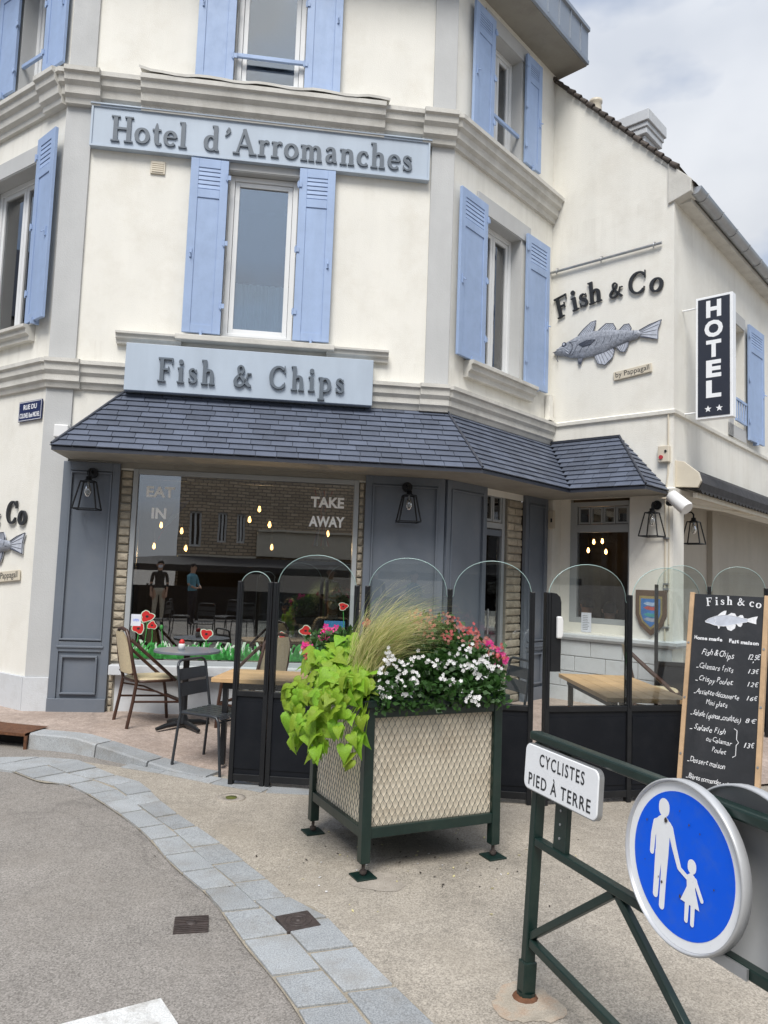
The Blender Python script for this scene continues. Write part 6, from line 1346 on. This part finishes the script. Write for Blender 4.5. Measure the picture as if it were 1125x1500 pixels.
b.build('adult_symbol', M['signwhite'], t); b = MB()
cap_(b, [(.19, .05, .14), (.19, .02, .14)], y0); cap_(b, [(.19, -.03, .05), (.19, -.12, .05)], y0); cap_(b, [(.14, -.11, .075), (.25, -.11, .075)], y0); cap_(b, [(.19, -.12, .15), (.19, -.24, .13)], y0)
cap_(b, [(-.01, -.055, .06), (.12, -.11, .06)], y0); cap_(b, [(.26, -.12, .06), (.37, -.29, .055)], y0)
FX = lambda p: (DX+p[0]*DR, DZ+p[1]*DR); b.add([(*[FX(p)[0]], y0-.0022, FX(p)[1]) for p in ((.14, -.18), (.03, -.40), (.34, -.42), (.25, -.18))], [(0, 1, 2, 3)])
cap_(b, [(.14, -.38, .07), (.135, -.60, .06)], y0); cap_(b, [(.235, -.38, .07), (.235, -.61, .06)], y0); b.build('child_symbol', M['signwhite'], t)
rr = random.Random(2)
for (x, z, s) in ((-.28, .44, .03), (-.30, -.32, .02), (.02, -.37, .018), (-.62, .35, .014), (.12, .50, .016), (.30, .45, .012), (-.36, -.28, .012), (.55, -.1, .012), (-.05, .62, .010), (-.62, -.15, .010)): b = MB(); b.add([(*[FX((x+s*math.cos(k)*rr.uniform(.6, 1.2), z+s*math.sin(k)*rr.uniform(.6, 1.5)))[0]], y0-.0032, FX((0, z+s*math.sin(k)*rr.uniform(.6, 1.5)))[1]) for k in range(6)], [tuple(range(6))]); b.build('chipped_spot', M['castiron'], t)
b = MB(); b.box(DX-.03, DX+.03, DY+.012, -.02, DZ+.12, DZ+.17); b.build('clamp', M['steel'], t); b = MB(); b.box(DX-.03, DX+.03, DY+.012, -.02, DZ-.22, DZ-.17); b.box(DX-.10, DX+.22, -.03, -.022, DZ-.22, DZ-.19); b.build('clamp', M['steel'], t)
t = bar_thing('road_sign', 'back of a second round grey sign mounted behind the barrier rail', 'road sign'); disc(t, 1.01, .80, .055, .25, False)
# ------------------------------------------------------------------ covers, patches, drain
def blob(name, m, cx_, cy_, rx, ry, z, seed, kind='structure'):
    r_ = random.Random(seed); P = [(cx_+rx*math.cos(a)*(1+r_.uniform(-.07, .07)+.12*math.sin(3*a+seed)), cy_+ry*math.sin(a)*(1+r_.uniform(-.07, .07)+.12*math.sin(3*a+seed))) for a in [2*math.pi*k/40 for k in range(40)]]; return sheet(name, m, P, z, kind=kind)
M['patch'] = mat('concrete_patch', (.40, .35, .28), .9, .2, 9, .4, 80, speck=.15, speckscale=160, dirt=(.30, .14, .06), dirtamt=.5, dirtscale=9)
M['patch2'] = mat('pale_mortar', (.36, .32, .27), .9, .14, 6, .4, 80, speck=.2, speckscale=160, dirt=(.18, .15, .12), dirtamt=.5, dirtscale=7)
blob('concrete_patch', M['patch'], .61, 3.03, .13, .14, .0065, 3); blob('concrete_patch', M['patch2'], .04, 4.12, .14, .12, .006, 4)
M['oil'] = mat('dark_stain', (.10, .085, .065), .7, .2, 8, .3, 100)
def cover(name, label, c, s, rz, ring, m='castiron'):
    t = thing(name, label, 'cover', (*c, .0195), rz); b = MB(); b.box(-s, s, -s, s, -.02, .004); b.build('plate', M[m], t, bevel=.003)
    for r_ in ring: b = MB(); b.tube([(r_*math.cos(2*math.pi*k/32), r_*math.sin(2*math.pi*k/32), .004) for k in range(33)], .004, 5); b.build('ring', M[m], t)
    return t
t = cover('manhole_cover', 'small square cast iron cover with rings set among the granite slabs', (-.325, 3.61), .080, R(28), (.06, .035))
b = MB(); b.lathe([(.015, .004), (.012, .01), (0, .01)], (0, 0, 0), 10); b.build('knob', M['castiron'], t)
t = cover('manhole_cover', 'small ribbed cast iron cover in the road left of the granite slabs', (-.80, 3.57), .076, R(12), ()); t.location.z = .004
for i in range(9):
    if i == 4: continue
    b = MB(); b.box(-.075, .075, -.072+i*.017, -.063+i*.017, .004, .008); b.build('rib', M['castiron'], t)
b = MB(); b.lathe([(.022, .004), (.022, .012), (0, .012)], (0, 0, 0), 12); b.build('knob', M['castiron'], t)
P = [poly_at(KL, DR0+(DR1-DR0)*i/6) for i in range(7)]
t = thing('storm_drain', 'rusty storm drain inlet set in the kerb at the left picture edge', 'drain', (P[3][0], P[3][1], 0)); o0 = Vector((P[3][0], P[3][1], 0)); W2 = []
for i, p in enumerate(P):
    a, c = P[max(i-1, 0)], P[min(i+1, 6)]; dx, dy = c[0]-a[0], c[1]-a[1]; q = math.hypot(dx, dy); W2.append((dy/q, -dx/q))
b = MB()
for i in range(6):
    (x, y), (x2, y2) = P[i], P[i+1]; n1_, n2_ = W2[i], W2[i+1]; f1 = Vector((x+n1_[0]*.20, y+n1_[1]*.20, .0))-o0; f2 = Vector((x2+n2_[0]*.20, y2+n2_[1]*.20, 0))-o0; r1 = Vector((x-n1_[0]*.12, y-n1_[1]*.12, 0))-o0; r2 = Vector((x2-n2_[0]*.12, y2-n2_[1]*.12, 0))-o0
    Z = lambda v, z: (v.x, v.y, z)
    b.quad(Z(f1, .135), Z(f2, .135), Z(r2, .138), Z(r1, .138)); b.quad(Z(f1, .11), Z(f2, .11), Z(f2, .135), Z(f1, .135)); b.quad(Z(f1, .11), Z(r1, .11), Z(r2, .11), Z(f2, .11))
b.build('cover_slab', M['rust'], t)
for i in (0, 2, 4, 6): x, y = P[i]; n1_ = W2[i]; b = MB(); c = Vector((x+n1_[0]*.185, y+n1_[1]*.185, 0))-o0; b.box(c.x-.012, c.x+.012, c.y-.012, c.y+.012, 0, .112); b.build('bar', M['rust'], t)
b = MB(); q = [Vector((P[i][0]+W2[i][0]*.02, P[i][1]+W2[i][1]*.02, 0))-o0 for i in range(7)]
for a, c in zip(q, q[1:]): b.quad((a.x, a.y, .0), (c.x, c.y, 0), (c.x, c.y, .11), (a.x, a.y, .11))
b.build('dark_inlet', M['dark'], t)
t = thing('utility_cap', 'small round mossy cap in the ground near the end of the black screen', 'cover', (-1.0, 5.50, .006)); b = MB(); b.lathe([(.10, -.004), (.10, .003), (.06, .005), (.058, .001), (0, .001)], (0, 0, 0), 20); b.build('cap', M['patch2'], t)
b = MB(); b.lathe([(.04, .002), (.04, .006), (0, .006)], (0, 0, 0), 12); b.build('moss_plug', mat('moss', (.10, .11, .02), .9, .3, 30, .6, 90), t)

# ------------------------------------------------------------------ people
def person(label, loc, rz, pose='stand', shirt=(.6, .6, .6), trousers=(.05, .05, .07), hair=(.012, .009, .008), arms='down', h=1.72, mask=False, group=None):
    t = thing('person', label, 'person', loc, rz, group); k = h/1.72
    sit = pose == 'sit'; dz = -.42 if sit else 0
    J = {'pel': (0, 0, .95+dz), 'wai': (0, -.01, 1.10+dz), 'che': (0, -.02, 1.30+dz), 'nek': (0, -.02, 1.47+dz), 'hd0': (0, .0, 1.55+dz), 'hd1': (0, .01, 1.63+dz), 'hd2': (0, .005, 1.68+dz)}
    r = {'pel': .145, 'wai': .125, 'che': .135, 'nek': .055, 'hd0': .075, 'hd1': .092, 'hd2': .075}
    Ed = [('pel', 'wai'), ('wai', 'che'), ('che', 'nek'), ('nek', 'hd0'), ('hd0', 'hd1'), ('hd1', 'hd2')]
    for s, n in ((-1, 'l'), (1, 'r')):
        J['sh'+n] = (s*.17, -.02, 1.40+dz); r['sh'+n] = .062
        if arms == 'down': e, w_, hnd = (s*.22, -.03, 1.12), (s*.20, .06, .90), (s*.19, .10, .82)
        elif arms == 'table': e, w_, hnd = (s*.24, .10, 1.16), (s*.14, .32, 1.18), (s*.11, .40, 1.18)
        elif arms == 'face': e, w_, hnd = (s*.25, .12, 1.22), (s*.10, .20, 1.42), (s*.06, .18, 1.50)
        else: e, w_, hnd = (s*.26, .03, 1.14), (s*.16, .18, 1.05), (s*.08, .22, 1.06)
        for nm, p, q in (('el', e, .042), ('wr', w_, .028), ('ha', hnd, .034)): J[nm+n] = (p[0], p[1], p[2]+dz); r[nm+n] = q
        Ed += [('che', 'sh'+n), ('sh'+n, 'el'+n), ('el'+n, 'wr'+n), ('wr'+n, 'ha'+n)]
        if sit: kn, an, to = (s*.12, .45, .52), (s*.12, .45, .08), (s*.12, .60, .04)
        else: kn, an, to = (s*.10, .01, .50), (s*.105, -.02, .08), (s*.12, .12, .035)
        J['hi'+n] = (s*.09, .02, .90+dz); r['hi'+n] = .10
        for nm, p, q in (('kn', kn, .065), ('an', an, .042), ('to', to, .035)): J[nm+n] = p; r[nm+n] = q
        Ed += [('pel', 'hi'+n), ('hi'+n, 'kn'+n), ('kn'+n, 'an'+n), ('an'+n, 'to'+n)]
        for fi in range(5):
            hx, hy, hz = J['ha'+n]; wx, wy, wz = J['wr'+n]; d = Vector((hx-wx, hy-wy, hz-wz)).normalized(); sd_ = d.cross(Vector((0, 0, 1)) if abs(d.z) < .8 else Vector((0, 1, 0))).normalized(); nm = 'f%d%s' % (fi, n)
            off = (fi-2)*.014 if fi else -.036; ln = (.035, .07, .078, .072, .058)[fi]; p = Vector((hx, hy, hz))+sd_*off+d*(ln if fi else .02); J[nm] = tuple(p); r[nm] = .008; Ed.append(('ha'+n, nm))
    keys = list(J); me = bpy.data.meshes.new('body'); me.from_pydata([tuple(c*k for c in J[q]) for q in keys], [(keys.index(a), keys.index(b)) for a, b in Ed], [])
    o = bpy.data.objects.new('body', me); COL.objects.link(o); md = o.modifiers.new('s', 'SKIN'); 
    for i, q in enumerate(keys): me.skin_vertices[0].data[i].radius = (r[q]*k, r[q]*k*(.72 if q in ('pel', 'wai', 'che') else 1)); 
    me.skin_vertices[0].data[0].use_root = True
    sb = o.modifiers.new('d', 'SUBSURF'); sb.levels = 2; sb.render_levels = 2; bpy.context.view_layer.update()
    m2 = bpy.data.meshes.new_from_object(o.evaluated_get(bpy.context.evaluated_depsgraph_get())); bpy.data.objects.remove(o)
    ms = [M['skin'], mat('shirt_cloth', shirt, .85, .1, 12, .2, 60), mat('trouser_cloth', trousers, .85, .1, 12, .2, 60), M['black']]
    for m in ms: m2.materials.append(m)
    for p in m2.polygons:
        p.use_smooth = True; c = p.center/k; x, y, z = abs(c.x), c.y, c.z-dz
        mi = 1
        if z > 1.47: mi = 0
        elif x > .14 and any((Vector(J['wr'+n])-Vector((c.x, c.y, c.z))).length < .13 or (Vector(J['ha'+n])-Vector((c.x, c.y, c.z))).length < .14 or (Vector(J['el'+n])-c).length < .05 for n in 'lr'): mi = 0
        elif any((Vector(J['ha'+n])-Vector((c.x, c.y, c.z))).length < .12 for n in 'lr'): mi = 0
        elif z < .98 and x < .20: mi = 2
        if c.z < .09: mi = 3
        p.material_index = mi
    link('body', m2, t)
    hb = MB(); pr = [(.0, .125)]; 
    import math as _m
    v = []; f = []; n = 14; rows_ = 7
    for j in range(rows_+1):
        th = _m.pi*.62*j/rows_
        for i in range(n):
            a = 2*_m.pi*i/n; rr_ = .104; fr = max(0, _m.sin(a)); low = th*(1-.42*fr); v.append((rr_*.86*_m.sin(low)*_m.cos(a), rr_*1.02*_m.sin(low)*_m.sin(a)-.008, rr_*1.1*_m.cos(low)))
    for j in range(rows_):
        for i in range(n): f.append((j*n+i, j*n+(i+1) % n, (j+1)*n+(i+1) % n, (j+1)*n+i))
    hb.add([(a*k, b_*k, (c+1.645+dz)*k) for a, b_, c in v], f, True); hb.build('hair', mat('hair', hair, .6, .2, 40), t)
    fb = MB(); fb.tube([(0, .085*k, (1.63+dz)*k), (0, .112*k, (1.605+dz)*k)], [.008*k, .016*k], 6); fb.build('nose', M['skin'], t)
    fb = MB(); [fb.tube([(s*.035*k, .075*k, (1.642+dz)*k), (s*.035*k, .096*k, (1.642+dz)*k)], .010*k, 8) for s in (-1, 1)]; fb.build('eyes', M['black'], t)
    fb = MB(); [fb.tube([(s*.088*k, .0, (1.60+dz)*k), (s*.098*k, -.005, (1.645+dz)*k)], .014*k, 6) for s in (-1, 1)]; fb.build('ears', M['skin'], t)
    if mask: fb = MB(); fb.tube([(0, .06*k, (1.585+dz)*k), (0, .108*k, (1.58+dz)*k)], [.06*k, .035*k], 12); fb.build('face_mask', M['paper'], t)
    else: fb = MB(); fb.tube([(-.022*k, .088*k, (1.575+dz)*k), (0, .095*k, (1.573+dz)*k), (.022*k, .088*k, (1.575+dz)*k)], .005*k, 5); fb.build('mouth', M['red'], t)
    return t
p = WB.pt(3.11, -.62, -.02); person('masked person in a white top behind the tablet inside the shop', (p.x, p.y, .12), WB.rz+R(180), 'sit', (.7, .7, .72), arms='table', mask=True, h=1.66)
p = WB.pt(2.62, -.75, 0); person('grey shirted person inside the shop left of the tablet', (p.x, p.y, .06), WB.rz+R(150), 'sit', (.30, .32, .36), arms='table', h=1.6)
p = WD.pt(.22, -.72, .0); person('dark haired person seated inside the covered window on the left', (p.x, p.y, .10), WD.rz+R(60), 'sit', (.30, .30, .33), arms='face', h=1.70)
p = WD.pt(.60, -.62, .0); person('seated person in a grey blue shirt seen from behind in the covered window', (p.x, p.y, .06), WD.rz+R(20), 'sit', (.50, .53, .66), arms='table', h=1.68)
# passers-by beside the photographer, mirrored in the shop window
person('man in a white shirt on the street, mirrored in the shop window', (-3.6, -5.4, 0), R(-5), 'stand', (.72, .70, .66), (.10, .09, .08), arms='front', hair=(.3, .3, .3))
person('masked man in a black shirt and pale shorts, mirrored in the shop window', (-2.6, -5.9, 0), R(0), 'stand', (.03, .03, .03), (.50, .45, .36), arms='down', mask=True, h=1.78)
person('man in a turquoise shirt on the street, mirrored in the shop window', (-1.7, -6.0, 0), R(-60), 'stand', (.14, .34, .42), (.02, .02, .03), arms='front')
# ------------------------------------------------------------------ stone house across the street (seen in the glass)
def brickmat(name, c1, c2, cm, bw_, bh_):
    m, n, l, b = _new(name); co = n.new('ShaderNodeTexCoord').outputs['Object']; sp = n.new('ShaderNodeSeparateXYZ'); cb = n.new('ShaderNodeCombineXYZ'); l.new(co, sp.inputs[0]); ad = n.new('ShaderNodeMath'); ad.operation = 'ADD'; l.new(sp.outputs[0], ad.inputs[0]); l.new(sp.outputs[1], ad.inputs[1]); l.new(ad.outputs[0], cb.inputs[0]); l.new(sp.outputs[2], cb.inputs[1])
    t = n.new('ShaderNodeTexBrick'); t.inputs['Color1'].default_value = (*c1, 1); t.inputs['Color2'].default_value = (*c2, 1); t.inputs['Mortar'].default_value = (*cm, 1); t.inputs['Scale'].default_value = 1; t.inputs['Brick Width'].default_value = bw_; t.inputs['Row Height'].default_value = bh_; t.inputs['Mortar Size'].default_value = .02; l.new(cb.outputs[0], t.inputs[0]); l.new(t.outputs[0], b.inputs['Base Color']); b.inputs['Roughness'].default_value = .9; return m
st = brickmat('rubble_stone', (.58, .46, .33), (.40, .31, .22), (.22, .18, .14), .34, .13)
ho = bpy.data.objects.new('stone_house', None); COL.objects.link(ho); tag(ho, 'brown stone house with white fascia and dark awning, mirrored in the shop window', 'house')
OX0, OX1, OY, OD = -2.2, 16, -15.0, 9
wins = [(-1.75, -1.3, 2.5, 3.9), (-.65, -.3, 2.7, 3.9), (.1, .42, 2.7, 3.9), (7.2, 8.0, 4.4, 5.8)]
holes = [(OX1-b_, OX1-a, c, d) for a, b_, c, d in [(w[0]-OX0+0, w[1]-OX0, w[2], w[3]) for w in []]]
b = MB(); xs = [OX0]+[v for w in wins for v in (w[0], w[1])]+[OX1]
wb = wall_mb(OX0, OX1, 0, 8.2, [(w[0], w[1], w[2], w[3]) for w in wins], .2)
wb.v = [(v[0], OY-v[1], v[2]) for v in wb.v]; wb.build('wall', st, ho)
b = MB(); b.quad((OX0, OY, 0), (OX0, OY-OD, 0), (OX0, OY-OD, 8.2), (OX0, OY, 8.2)); b.quad((OX1, OY, 0), (OX1, OY-OD, 0), (OX1, OY-OD, 8.2), (OX1, OY, 8.2)); b.quad((OX0, OY-OD, 0), (OX1, OY-OD, 0), (OX1, OY-OD, 8.2), (OX0, OY-OD, 8.2)); b.build('wall', st, ho)
b = MB(); b.quad((OX0-.3, OY+.3, 8.15), (OX1+.3, OY+.3, 8.15), (OX1+.3, OY-OD/2, 11.5), (OX0-.3, OY-OD/2, 11.5)); b.quad((OX0-.3, OY-OD-.3, 8.15), (OX1+.3, OY-OD-.3, 8.15), (OX1+.3, OY-OD/2, 11.5), (OX0-.3, OY-OD/2, 11.5)); b.build('roof', M['slatedark'], ho)
for w in wins:
    b = MB(); b.box(w[0], w[1], OY-.18, OY-.14, w[2], w[3]); o = b.build('window', M['pvc'], ho); b = MB(); m_ = (w[0]+w[1])/2; b.box(w[0]+.08, m_-.04, OY-.139, OY-.13, w[2]+.08, w[3]-.08); b.box(m_+.04, w[1]-.08, OY-.139, OY-.13, w[2]+.08, w[3]-.08); b.build('pane', M['dark'], o)
b = MB(); b.box(.9, OX1, OY, OY+.25, 2.2, 3.2); b.box(.9, OX1, OY, OY+.40, 3.2, 3.28); b.box(OX0, .9, OY, OY+.2, 2.1, 2.18); b.build('fascia', M['capcream'], ho)
b = MB(); b.quad((-7.5, OY+5.2, 1.72), (OX1, OY+5.2, 1.72), (OX1, OY+.1, 2.1), (OX0, OY+.1, 2.1)); b.quad((-7.5, OY+5.2, 1.5), (OX1, OY+5.2, 1.5), (OX1, OY+5.2, 1.72), (-7.5, OY+5.2, 1.72)); b.build('awning', M['awning'], ho)
b = MB(); b.box(OX0+.1, OX1-.1, OY+.01, OY+.05, .1, 2.05); b.build('shopfront', M['dark'], ho)

for i, (x, y, a_) in enumerate(((-3.4, -1.2, 20), (-2.5, -1.6, 200), (-1.5, -.9, 100), (-.6, -1.8, 250), (-3.9, -2.6, 60), (-2.0, -3.0, 10), (-.9, -3.4, 140), (.4, -2.6, 310))):
    dup(mc, (x, y, .004), R(a_), 'black metal chair standing across the street, mirrored in the shop window')['group'] = 'chairs mirrored in the shop window'
wbk = thing('added_windbreak', 'low dark windbreak added across the street to darken the shop window reflection', 'windbreak', (0, -8.2, 0))  # added dark panels, so the shop glass mirrors less bright ground
for i in range(14):
    b = MB(); b.box(-9+i*1.5, -7.53+i*1.5, -.02, .02, .05, 1.05); b.build('panel', M['navy'], wbk); b = MB(); b.box(-9.03+i*1.5, -8.97+i*1.5, -.04, .04, 0, 1.1); b.build('post', M['blackmetal'], wbk)
h2 = thing('terraced_house', 'plain rendered house down the side street, outside the left of the picture', 'house', (-17, 3, 0))
b = MB(); b.box(-4, 3, -14, 11, 0, 7.2); b.build('wall', M['plinth'], h2); b = MB(); b.prism([(-4.3, 7.2), (3.3, 7.2), (-.5, 10.2)], -14.3, 11.3); b.build('roof', M['slatedark'], h2)
for y in range(-12, 10, 4):
    for z in (.9, 4.0): b = MB(); b.box(3.0, 3.06, y, y+1.1, z, z+1.7); b.build('window', M['dark'], h2)
# ------------------------------------------------------------------ bases of empties at their objects
def rebase(root, p):
    p = Vector(p); root.location = p
    for c in root.children: c.location = Vector(c.location)-p
rebase(hotel, WB.pt(LB/2, 0, 0)); rebase(ann, WD.pt(LD/2, 0, 0)); rebase(can, WB.pt(2.4, 0, 2.70)); rebase(ho, (6, OY, 0)); 
rebase(slabs, (poly_at(Rs, .5)[0], poly_at(Rs, .5)[1], 0)); rebase(kerb, (-2.0, 6.5, 0))
# one clean normal direction for closed shells
for o in list(bpy.data.objects):
    if o.parent is None and o.type == 'EMPTY' and not o.children: bpy.data.objects.remove(o)
